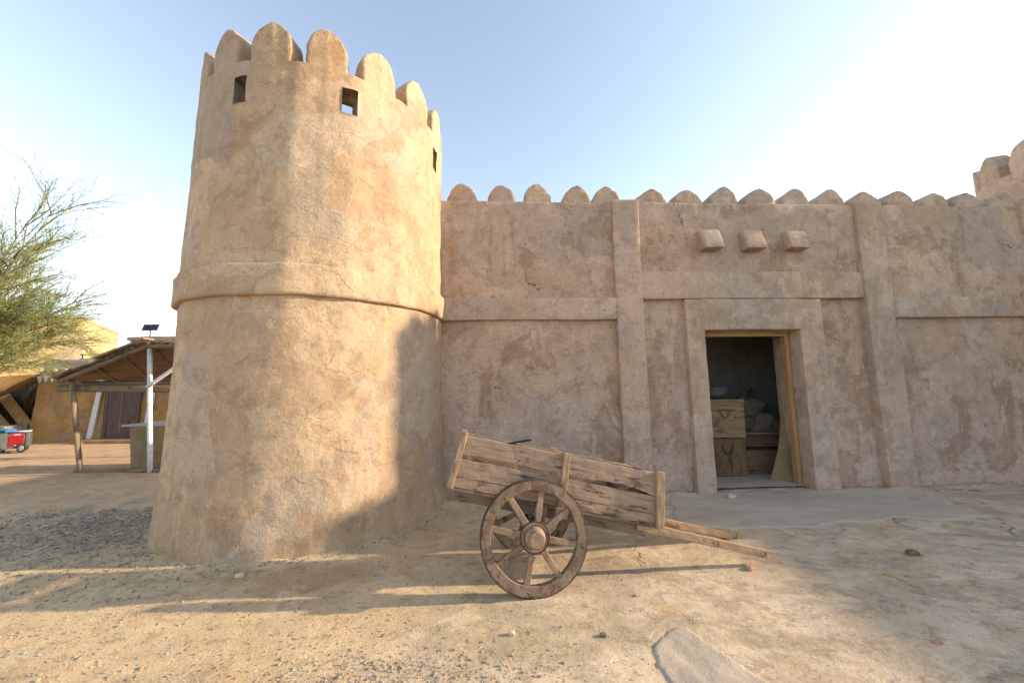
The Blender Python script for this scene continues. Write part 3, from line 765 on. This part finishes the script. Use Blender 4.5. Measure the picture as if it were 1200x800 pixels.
for y, k in ((DY0+.085, 0), (DY1-.085, 1)):
    mb = MB(); mb.plank((-.66, y, .160), (.955, y, .150), (0,0,1), .085, .06, 24, .004, 260+k, skew=-.09); mb.build('shaded_shaft', m_dark, cart, bevel=.003)  # shaft parts under the box, their shade put into the darker timber colour
# shafts: run under the box and out to the tips that rest on the ground
for y, tip, zt, sd in ((.165, 2.105, .148, 1), (.715, 2.285, .150, 2)):
    mb = MB(); mb.plank((.90, y+(-.125 if sd == 2 else .012), .186), (tip, y-.01*(sd == 1), zt-.0), (0,0,1), .066, .062, 34, .006, 200+sd*9)
    f = mb.build('shaft', m_shaft, cart, bevel=.004)
    for xx in ((tip-.055, tip-.50) if sd == 1 else (tip-.09, tip-.42, tip-.80)):
        st = MB(); zc = zt+(172e-3-zt)*(tip-xx)/(tip-.9); w_ = .022
        st.tube([(xx-w_, y-.028, zc+.012), (xx-w_, y-.040, zc+.012), (xx-w_, y-.040, zc-.012), (xx+w_, y-.040, zc-.012), (xx+w_, y-.040, zc+.02), (xx+w_, y-.028, zc+.02)], .0032, 5)
        st.build('staple', m_iron, f, True)
mb = MB(); mb.plank((.62, .38, .120), (.98, .38, .135), (0,1,0), .36, .03, 8, .003, 230); mb.build('under_board', m_dark, cart)
# axle, its bolster and hangers
mb = MB(); mb.tube([(0, -.02, 0), (0, .5, -.02), (.06, .92, -.02)], [.036, .04, .036], 10); mb.build('axle', m_wheel, cart, True)
mb = MB(); mb.plank((0, .14, .045), (0, .62, .035), (1,0,0), .085, .075, 10, .004, 240); mb.build('bolster', m_dark, cart, bevel=.004)
for x, w, y in ((-.095, .062, .20), (.085, .04, .17), (-.01, .03, .23), (-.09, .06, .55), (.08, .05, .55)):
    mb = MB(); mb.plank((x, y, .06), (x, y, .20), (1,0,0), w, .045, 6, .003, 250+x*40); mb.build('hanger', m_wz, cart, bevel=.003)
# wheels
WR = .4236
def wheel(y, tilt, face, zoff=0, spin=0, x=0):
    M = Matrix.Translation((x, y, zoff)) @ Matrix.Rotation(tilt, 4, 'X') @ Matrix.Rotation(pi/2, 4, 'X')   # wheel z axis -> cart -y (outwards)
    if face < 0: M = M @ Matrix.Rotation(pi, 4, 'X')
    mb = MB(); prof = []
    ro, ri, h = WR-.006, WR-.083, .030
    for r_, z_ in ((ri+.004, -h), (ro-.004, -h), (ro, -h+.004), (ro, h-.004), (ro-.004, h), (ri+.004, h), (ri, h-.005), (ri, -h+.005)):
        prof.append((r_, z_))
    n = 96; vs = []
    for r_, z_ in prof:
        for k in range(n):
            t = 2*pi*k/n; j = .0035*fbm(cos(t)*5, sin(t)*5, r_*20+z_*30, 3)
            vs.append(M @ Vector(((r_+j)*cos(t), (r_+j)*sin(t), z_+j*.6)))
    m = len(prof); fs = [(i*n+k, i*n+(k+1) % n, ((i+1) % m)*n+(k+1) % n, ((i+1) % m)*n+k) for i in range(m) for k in range(n)]
    mb.add(vs, fs); rim = mb.build('wheel', m_wheel, cart, smooth=False)
    mb = MB(); mb.lathe([(WR-.008, -.031), (WR, -.029), (WR, .029), (WR-.008, .031)], 96, M, True); mb.build('tyre', m_iron, rim, False)
    for k in range(8):
        t = spin+k*pi/4; d = Vector((cos(t), sin(t), 0)); mb = MB()
        a = M @ (d*.075+Vector((0, 0, .012))); b = M @ (d*(WR-.075))
        mb.plank(a, b, (M.to_3x3() @ Vector((-sin(t), cos(t), 0))), .048, .036, 10, .004, 300+k); mb.build('spoke', m_spoke, rim, bevel=.006)
    mb = MB(); mb.lathe([(.05, -.11), (.078, -.10), (.088, -.05), (.095, -.03), (.108, -.012), (.112, .02), (.108, .034), (.094, .036), (.090, .024), (.080, .026), (.078, .06), (.072, .064), (.060, .075), (.060, .122), (.056, .128), (.0, .129)], 40, M)
    mb.build('hub', m_hub, rim, bevel=.003)
    mb = MB(); mb.lathe([(.109, .02), (.117, .022), (.117, .036), (.109, .038)], 40, M, True); mb.build('hub_ring', m_iron, rim, True)
wheel(-.0, -.0467, 1, 0, pi/2); wheel(.88, .0, -1, .03, pi/2+.2, .115)
mb = MB(); mb.tube([(-.36, .40, .60), (-.22, .39, .655), (-.13, .385, .685), (-.085, .38, .700)], [.008, .009, .010, .008], 6, jit=.3)
mb.v = [tuple(CM @ Vector(v)) for v in mb.v]
tag(mb.build('stick', m_black), 'dark stick poking up out of the cart box', 'stick')

# ------------------------------------------------------------------ yard on the left
ev = thing('reed_shelter', 'open shelter with sagging reed roof on poles left of the tower', 'shelter', (-8, 8.4, 0))
def loc_(p): return Vector(p)-Vector((-8, 8.4, 0))
def beam(name, pts, r, mat, n=10, jit=.12, parent=None):
    mb = MB(); pts = [loc_(p) for p in pts]
    q = [];
    for i in range(len(pts)-1):
        for k in range(5): q.append(pts[i].lerp(pts[i+1], k/5))
    q.append(pts[-1]); q = [p+Vector((.008*nz(i*.6, r*50, 1), .008*nz(i*.6, 2, r*70), 0)) for i, p in enumerate(q)]
    mb.tube(q, r, n, True, jit, r*90); return mb.build(name, mat, parent or ev, True)
beam('post', [(-8.62, 7.75, -.05), (-9.0, 7.75, 1.84)], .042, m_pole)
beam('post', [(-7.13, 7.64, -.05), (-7.36, 7.64, 2.46)], .042, m_white, jit=.04)
beam('post', [(-10.66, 9.6, -.05), (-11.12, 9.6, 1.80)], .04, m_pole)
beam('post', [(-6.2, 9.6, -.05), (-6.2, 9.6, 1.80)], .05, m_pole)
beam('brace', [(-7.30, 7.60, 1.66), (-6.70, 7.60, 2.10)], .035, m_white, jit=.04)
beam('brace', [(-7.95, 8.2, 1.80), (-6.80, 8.2, 2.12)], .035, m_log)
beam('beam', [(-9.42, 7.90, 1.66), (-6.2, 7.90, 1.60)], .075, m_log, 12)
beam('beam', [(-9.2, 8.15, 1.76), (-6.2, 8.15, 1.74)], .045, m_log, 10)
beam('beam', [(-11.3, 9.6, 1.80), (-5.6, 9.6, 1.80)], .05, m_log)
beam('rafter', [(-9.14, 7.66, 1.80), (-7.36, 7.60, 2.49), (-5.6, 7.6, 2.43)], .052, m_log)
beam('sill_beam', [(-8.75, 7.78, .02), (-6.8, 7.66, .02)], .045, m_log)
for i in range(7):
    t = i/6; xa = -9.0+3.3*t; za = 1.80+.70*min(1, (xa+9.14)/1.78)
    beam('rafter', [(xa, 7.66, za-.02), (-10.9+5.2*t, 9.6, 1.83)], .028, m_pole, 6)
mb = MB(); nu, nv = 44, 26
def roofp(u, v, a):
    xf = -9.18+3.6*u; zf = 1.87+.68*min(1, max(0, (xf+9.11)/1.8))-max(0, xf+7.3)*.05
    xr = -11.2+5.6*u; p = Vector((xf*(1-v)+xr*v, 7.55*(1-v)+9.9*v, zf*(1-v)+1.87*v))
    p.z += .022*fbm(u*9, v*7, 2, 3)-.05*sin(pi*v)+.035*a
    if v == 0: p.y += .05*nz(u*40, 1, 3)
    return loc_(p)
for a in range(2):
    for j in range(nv+1):
        for i in range(nu+1): mb.v.append(tuple(roofp(i/nu, j/nv, a)))
o2 = (nu+1)*(nv+1)
for a in range(2):
    for j in range(nv):
        for i in range(nu):
            q = (a*o2+j*(nu+1)+i, a*o2+j*(nu+1)+i+1, a*o2+(j+1)*(nu+1)+i+1, a*o2+(j+1)*(nu+1)+i); mb.f.append(q if a else tuple(reversed(q)))
for i in range(nu): mb.f.append((i, i+1, o2+i+1, o2+i))
for j in range(nv): mb.f.append(((j+1)*(nu+1), j*(nu+1), o2+j*(nu+1), o2+(j+1)*(nu+1)))
mb.build('reed_roof', m_reed, ev)
mb = MB()                                   # loose reed ends and laths along the eave
for i in range(130):
    u = random.random(); p = roofp(u, 0, random.choice((0, 1))); q = p+Vector((random.uniform(-.12, .06), -random.uniform(.02, .10), random.uniform(-.05, .02)))
    mb.tube([p+Vector((.1, .12, .03)), p, q], .006, 4)
mb.build('reed_fringe', m_reed, ev)
mb = MB(); mb.plank(loc_((-8.3, 7.56, 2.25)), loc_((-7.30, 7.54, 2.62)), (0,1,0), .22, .03, 8, .01, 4); mb.build('roof_board', m_shaft, ev)

ct = thing('covered_table', 'burlap covered stand under the reed shelter beside the tower', 'table', (-7.25, 8.25, 0))
mb = MB(); n = 40
for j in range(9):
    t = j/8
    for i in range(n):
        a = 2*pi*i/n; e = 6; ca, sa = cos(a), sin(a); q = (abs(ca)**e+abs(sa)**e)**(-1/e)
        k = .92+.10*t+.02*sin(a*9)*(1-t)+.02*fbm(ca*3, sa*3, t*2, 3)
        mb.v.append((ca*q*.68*k, sa*q*.40*k, .01+.86*t))
for j in range(8):
    for i in range(n): mb.f.append((j*n+i, j*n+(i+1) % n, (j+1)*n+(i+1) % n, (j+1)*n+i))
mb.build('cloth', m_burlap, ct, True)
mb = MB(); mb.plank((-.72, 0, .885), (.72, 0, .885), (0,1,0), .86, .035, 8, .003, 3); mb.build('tabletop', m_steel, ct)

bd = thing('mud_building', 'low ochre mud building with white zigzag frieze and dark door behind the shelter', 'building', (-11.5, 12.2, 0))
mb = MB(); pbox(mb, -3.75, 4.6, 0, 3.4, -.1, 2.28, .16, .03, .03, .008, .12); mb.build('wall', m_ochre, bd, True)
mb = MB(); pbox(mb, -3.70, 4.6, .02, 3.4, 2.22, 2.62, .16, .04, .03, .01, seed=5); mb.build('parapet', m_beige, bd, True)
for i in range(16):
    mb = MB(); x = -3.6+.40*i+random.uniform(-.06, .06)
    mb.tube([(x, -.10, 2.27), (x, .2, 2.27)], .045+random.uniform(-.01, .012), 8, True, .2, i); mb.build('pole_end', m_rockw, bd, True)
mb = MB()
for i in range(20):
    x = -3.78+.208*i; y = -.035
    vs = [(x, y, 2.10), (x+.20, y, 2.10), (x+.10, y+.0, 1.88)]; mb.add(vs+[(a, y+.06, c) for a, b, c in vs], [(0,2,1),(3,4,5),(0,1,4,3),(1,2,5,4),(2,0,3,5)])
mb.build('zigzag_frieze', m_white, bd)
for xa, xb in ((-1.62, -1.78), (.05, -.03)):
    mb = MB(); mb.plank((xb, -.125, .10), (xa, -.055, 1.98), (1,0,0), .15, .05, 10, .006, 3); mb.build('white_stripe', m_white, bd)
mb = MB(); mb.box(-1.30, -.42, -.115, .03, .10, 1.92); dr = mb.build('door', m_door, bd, bevel=.01)
mb = MB(); mb.box(-1.40, -1.30, -.135, .03, .09, 2.0); mb.box(-.42, -.30, -.135, .03, .09, 2.0); mb.box(-1.30, -.42, -.135, .03, 1.92, 2.0); mb.build('door_frame', m_door, bd)
mb = MB(); mb.box(-.88, -.84, -.128, -.11, .12, 1.90); mb.build('door_batten', m_dark, dr)
mb = MB(); pbox(mb, -1.95, .6, -.5, .05, -.05, .11, .12, .03, .02, .005); mb.build('step', m_ochre, bd, True)
mb = MB()
for z in (2.86, 3.04): mb.tube([(-5.7, 2.8, z), (-3.0, 2.8, z), (.5, 2.8, z)], .022, 6)
for x in (-5.6, -4.4, -3.2, -2.0, -.8, .4): mb.tube([(x, 2.8, 2.55), (x, 2.8, 3.05)], .022, 6)
mb.build('roof_railing', m_dkgrey, bd)
mb = MB(); mb.box(-4.75, -4.45, 2.7, 2.8, 2.84, 3.0); mb.build('fuse_box', m_black, bd, bevel=.01)

fb = thing('flat_roofed_building', 'beige flat roofed block behind the shelter with a lamp on top', 'building', (-13.4, 16, 0))
mb = MB(); pbox(mb, -2.9, 5, 0, 4, -.1, 3.72, .25, .03, .02, .006); mb.build('wall', m_beige, fb, True)
mb = MB(); pbox(mb, -2.97, 5.1, -.08, 4.1, 3.70, 3.86, .25, .03, .012, .004); mb.build('coping', m_beige, fb, True)
sl = thing('solar_lamp', 'small two-panel solar floodlight on a short pole atop the beige block', 'lamp', (-15.55, 16.1, 3.85))
mb = MB(); mb.tube([(0,0,0), (0,0,.34)], .028, 8); mb.build('pole', m_dkgrey, sl, True)
for x in (-.17, .17):
    mb = MB(); M = Matrix.Translation((x, 0, .42)) @ Matrix.Rotation(1.2, 4, 'X') @ Matrix.Rotation(.08, 4, 'Y'); mb.box(-.155, .155, -.15, .15, -.02, .02, M); p_ = mb.build('panel', m_dkgrey, sl, bevel=.005)
    mb = MB()
    for a in (-.075, .075):
        for b in (-.07, .07): mb.box(a-.068, a+.068, b-.064, b+.064, .021, .026, M)
    mb.build('cells', m_panel, p_)

yb = thing('yellow_building', 'tall sunlit yellow plaster building behind the feathery tree', 'building', (-20.75, 18.2, 0), .62)
mb = MB(); pbox(mb, -9, 0, 0, 6, -.1, 5.05, .3, .04, .05, .012, .1); mb.build('wall', m_yellow, yb, True)
mb = MB(); pbox(mb, -9.05, .04, -.04, 6.05, 4.95, 5.16, .3, .05, .03, .01); mb.build('parapet', m_yellow, yb, True)
mb = MB(); pbox(mb, -7.5, -2.2, -1.6, .02, -.1, 3.3, .25, .15, .08, .02, .2, seed=3); mb.build('annex', m_yellow, yb, True)

tn = thing('canvas_shade', 'tan canvas awning stretched beside the ochre building at the left edge', 'awning', (-16.2, 11.4, 0))
mb = MB(); nu, nv = 20, 12
for a in range(2):
    for j in range(nv+1):
        for i in range(nu+1):
            u, v = i/nu, j/nv; x = 1.0-2.3*u; z = 2.02-1.15*u+.20*v-.16*sin(pi*u)*(1-v)+.03*fbm(u*5, v*4, 3, 3)
            mb.v.append((x, -.3+1.7*v-.5*u, z+.02*a))
o2 = (nu+1)*(nv+1)
for a in range(2):
    for j in range(nv):
        for i in range(nu):
            q = (a*o2+j*(nu+1)+i, a*o2+j*(nu+1)+i+1, a*o2+(j+1)*(nu+1)+i+1, a*o2+(j+1)*(nu+1)+i); mb.f.append(tuple(reversed(q)) if a else q)
mb.build('canvas', m_canvas, tn, True)
for x, y, z in ((-1.25, -.72, .92), (-1.28, .8, 1.1), (.9, 1.3, 2.15)):
    mb = MB(); mb.tube([(x, y, -.05), (x, y, z)], .04, 8); mb.build('pole', m_pole, tn, True)
pf = MB()
for i in range(420):
    x = random.uniform(-19.2, -15.35); z = random.uniform(1.3, 1.95); y = 12.9+random.uniform(-.08, .08)
    pf.tube([(x, y, z), (x+random.uniform(-.1, .1), y-.1, z-random.uniform(.3, .5)), (x+random.uniform(-.2, .2), y-.06, z-random.uniform(.7, 1.1))], [.022, .016, .004], 4)
pf.box(-19.3, -15.3, 13.0, 13.06, 0, 2.0)
tag(pf.build('palm_screen', m_palm), 'dark dry palm frond screen under the canvas awning', 'screen')
for i, (x0, x1, w, lb) in enumerate(((-16.95, -15.35, .34, 'pale reed mat leaning steeply left of the ochre building, rightmost of the three'), (-17.6, -16.0, .40, 'pale reed mat leaning under the awning, middle of the three'), (-18.3, -16.8, .46, 'pale reed mat leaning under the awning, leftmost of the three'))):
    mb = MB(); mb.plank((x0, 12.6-.12*i, 1.62-.1*i), (x1, 12.3-.12*i, .30), (1, 0, .4), w, .03, 10, .01, i); tag(mb.build('reed_mat', m_reedl), lb, 'mat')
gb = thing('covered_bench', 'low bench under a grey cover behind the red generator', 'bench', (-16.1, 11.9, 0))
mb = MB(); pbox(mb, -1.6, .80, -.35, .35, .32, .60, .09, .08, .05, .015); mb.build('cover', m_grey, gb, True)
for x in (-1.4, .6):
    mb = MB(); mb.box(x-.05, x+.05, -.3, .3, -.02, .36); mb.build('leg', m_dark, gb)

gn = thing('generator', 'red and dark grey wheeled generator at the left edge', 'generator', (-13.36, 10.32, 0), .80); gn.scale = (.66, .8, 1)
def gp(name, args, mat, bevel=.01, parent=gn):
    mb = MB(); mb.box(*args); return mb.build(name, mat, parent, bevel=bevel)
bdy = gp('body', (-.42, .40, -.26, .26, .12, .50), m_dkgrey, .03)
gp('side_panel', (-.10, .30, -.275, .0, .17, .46), m_red, .02); gp('label_strip', (.02, .20, -.281, -.27, .470, .486), m_white, .0); gp('label_strip', (.06, .14, -.281, -.27, .195, .207), m_white, 0)
gp('top_panel', (-.12, .36, -.22, .22, .49, .53), m_red, .012)
gp('front_frame', (-.36, -.14, -.285, .285, .10, .54), simple('olive_grey_plastic', (.10, .105, .09), .6), .03); gp('rear_frame', (.32, .44, -.285, .285, .16, .53), m_dkgrey, .03)
gp('control_panel', (-.9, -.36, -.25, .25, .12, .47), m_dkgrey, .03)
mb = MB(); mb.tube([(.02, -.20, .56), (.42, -.20, .55), (.42, .20, .55), (.02, .20, .56)], .016, 8); mb.build('handle', m_white, gn, True)
for x, r in ((.26, .125), (-.30, .085)):
    for y in (-.30, .30):
        mb = MB(); M = Matrix.Translation((x, y, r)) @ Matrix.Rotation(pi/2, 4, 'X'); mb.lathe([(r*.6, -.045), (r*.95, -.045), (r, -.025), (r, .025), (r*.95, .045), (r*.6, .045)], 24, M, True); w_ = mb.build('wheel', m_black, gn, True)
        mb = MB(); mb.lathe([(r*.62, -.03), (r*.62, .03), (r*.3, .042), (0.001, .042)], 20, M); mb.build('rim', m_rim if x > 0 else m_dkgrey, w_)
mb = MB(); pbox(mb, -.20, .20, -.12, .12, 0, .09, .05, .03, .05, .02, seed=4); o = mb.build('bundle', m_blue, smooth=True); o.location = (-13.50, 10.2, .535); tag(o, 'blue cloth bundle lying on top of the red generator', 'bundle')

# ------------------------------------------------------------------ feathery tree
tr = thing('acacia_tree', 'feathery yellow green tree with thin drooping twigs at the left edge', 'tree', (-11.6, 7.6, 0))
def leafmat():
    t = NT('fine_leaves'); O = t.obj(); f = t.sep(t.voro(O, 6, 'F1', 'Color'))[0]
    c = t.mix(f, (.20, .24, .075), (.38, .40, .14)); t.fin(c, None, .7)
    tl = t.n('ShaderNodeBsdfTranslucent'); t.put(tl.inputs[0], c); mx = t.n('ShaderNodeMixShader'); mx.inputs[0].default_value = .35
    t.t.links.new(t.b.outputs[0], mx.inputs[1]); t.t.links.new(tl.outputs[0], mx.inputs[2]); t.t.links.new(mx.outputs[0], t.out.inputs[0]); return t.m
m_leaf = leafmat(); m_twig = simple('green_brown_twig', (.19, .165, .085), .85, 0, .4, 5); m_bark = wood('bark', 'z', (.24, .18, .13), (.17, .125, .09), (.07, .05, .035), peel=.7, seed=22)
rnd = random.Random(11)
TW = MB(); LF = MB(); TK = MB()
def rv(k): return Vector((rnd.uniform(-k, k), rnd.uniform(-k, k), rnd.uniform(-k, k)))
def leaflets(pts):
    for i in range(len(pts)-1):
        a, b = pts[i], pts[i+1]; d = (b-a).normalized()
        for k in range(4):
            p = a.lerp(b, rnd.random()); s = (d*.9+rv(1.0)).normalized(); L = rnd.uniform(.035, .085); w = s.cross(rv(1)).normalized()*.0032
            LF.add([p-w, p+w, p+s*L+w*.4, p+s*L-w*.4], [(0, 1, 2, 3)])
def grow(p, d, L, r, lev):
    n = 7 if lev < 2 else 5; pts = [p.copy()]; d = d.normalized()
    for i in range(n):
        droop = (-.03, -.07, -.05)[lev]*(i/n)
        d = (d+rv((.13, .17, .22)[lev])+Vector((0, 0, droop))).normalized(); p = p+d*(L/n); pts.append(p.copy())
    (TK if lev == 0 else TW).tube(pts, [r*(1-.75*i/n) for i in range(n+1)], 6 if lev == 0 else 3, False)
    if lev == 2: leaflets(pts); return
    kids = (16, 11)[lev]
    for k in range(kids):
        t = (.22 if lev == 0 else .1)+(.78 if lev == 0 else .9)*(k+rnd.random())/kids; i = min(n-1, int(t*n)); q = pts[i].lerp(pts[i+1], t*n-i)
        dd = (pts[i+1]-pts[i]).normalized(); side_ = dd.cross(rv(1)).normalized()
        grow(q, dd*.9+side_*rnd.uniform(.35, .8)+Vector((0, 0, .08)), (L*.42*(1.15-.5*t), rnd.uniform(.30, .62))[lev], (.014, .0042)[lev], lev+1)
    if lev == 1: leaflets(pts)
top = Vector((.1, 0, 1.7))
TK.tube([(0, 0, -.1), (.05, .02, .6), (.02, 0, 1.1), tuple(top)], [.20, .16, .15, .13], 10, True, .2, 2)
aims = [(2.9,-.5,3.3), (2.7,-.3,3.0), (2.2,-.4,3.9), (1.4,-.2,5.0), (2.6,.3,3.3), (1.9,-.6,3.2), (2.0,.5,3.0), (1.2,-.9,4.2), (2.4,-.9,3.1), (1.0,.8,4.6), (1.5,1.4,3.2),
        (1.9,-.3,4.9), (1.5,-.6,5.6), (1.1,.2,6.2), (2.4,-.1,4.2), (.6,-.5,6.0), (2.3,-.6,3.3), (-.8,.4,5.0), (-2.2,.3,3.6), (-1.6,-1.0,4.0), (-2.4,.9,2.6), (-.2,1.8,3.8), (-.6,-1.6,3.2), (2.0,-.2,3.6)]
for a in aims:
    st_ = top+rv(.06)-Vector((0, 0, rnd.uniform(0, .3))); v = Vector(a)-st_
    grow(st_, v.normalized()+Vector((0, 0, .16)), v.length*.92, .021, 0)
TK.build('trunk', m_bark, tr, True); TW.build('twigs', m_twig, tr); LF.build('crown', m_leaf, tr)

# ------------------------------------------------------------------ light, sky, camera
EL, AZ = rad(16.6), .055              # sun low on the right, all but in line with the wall
sd_ = Vector((cos(EL)*cos(AZ), cos(EL)*sin(AZ), sin(EL)))
sun = bpy.data.lights.new('sun', 'SUN'); sun.energy = 3.1; sun.angle = rad(.9); sun.color = (1, .80, .56)
so = bpy.data.objects.new('sun', sun); COL.objects.link(so); so.rotation_euler = (-sd_).to_track_quat('-Z', 'Y').to_euler()
w = bpy.data.worlds.new('World'); S.world = w; w.use_nodes = True; nt = w.node_tree
bg = nt.nodes['Background']; sk = nt.nodes.new('ShaderNodeTexSky'); sk.sky_type = 'NISHITA'; sk.sun_disc = False
sk.sun_elevation = EL; sk.sun_rotation = pi/2-AZ; sk.air_density = 1.0; sk.dust_density = .45; sk.ozone_density = 1.3; sk.altitude = 0
hs = nt.nodes.new('ShaderNodeHueSaturation'); hs.inputs['Saturation'].default_value = .70; nt.links.new(sk.outputs[0], hs.inputs['Color']); nt.links.new(hs.outputs[0], bg.inputs[0]); bg.inputs[1].default_value = .14
cam = bpy.data.cameras.new('camera'); co = bpy.data.objects.new('camera', cam); COL.objects.link(co); S.camera = co
f_, p_, r_ = 443.36, .112147, -.016034
cam.sensor_fit = 'HORIZONTAL'; cam.sensor_width = 36; cam.lens = 36*f_/1200; cam.clip_end = 2000; cam.clip_start = .05
fwd = Vector((0, cos(p_), sin(p_))); up = Vector((0, -sin(p_), cos(p_))); rt = Vector((1, 0, 0))
a = rt*cos(r_)+up*sin(r_); b = up*cos(r_)-rt*sin(r_)
Mc = Matrix((a, b, -fwd)).transposed().to_4x4(); Mc.translation = (0, 0, 1.6); co.matrix_world = Mc
vs_ = S.view_settings; vs_.view_transform = 'Standard'; vs_.look = 'None'; vs_.gamma = 1; vs_.use_curve_mapping = False; vs_.exposure = 1.6
S.render.film_transparent = False
S.cycles.max_bounces = 6
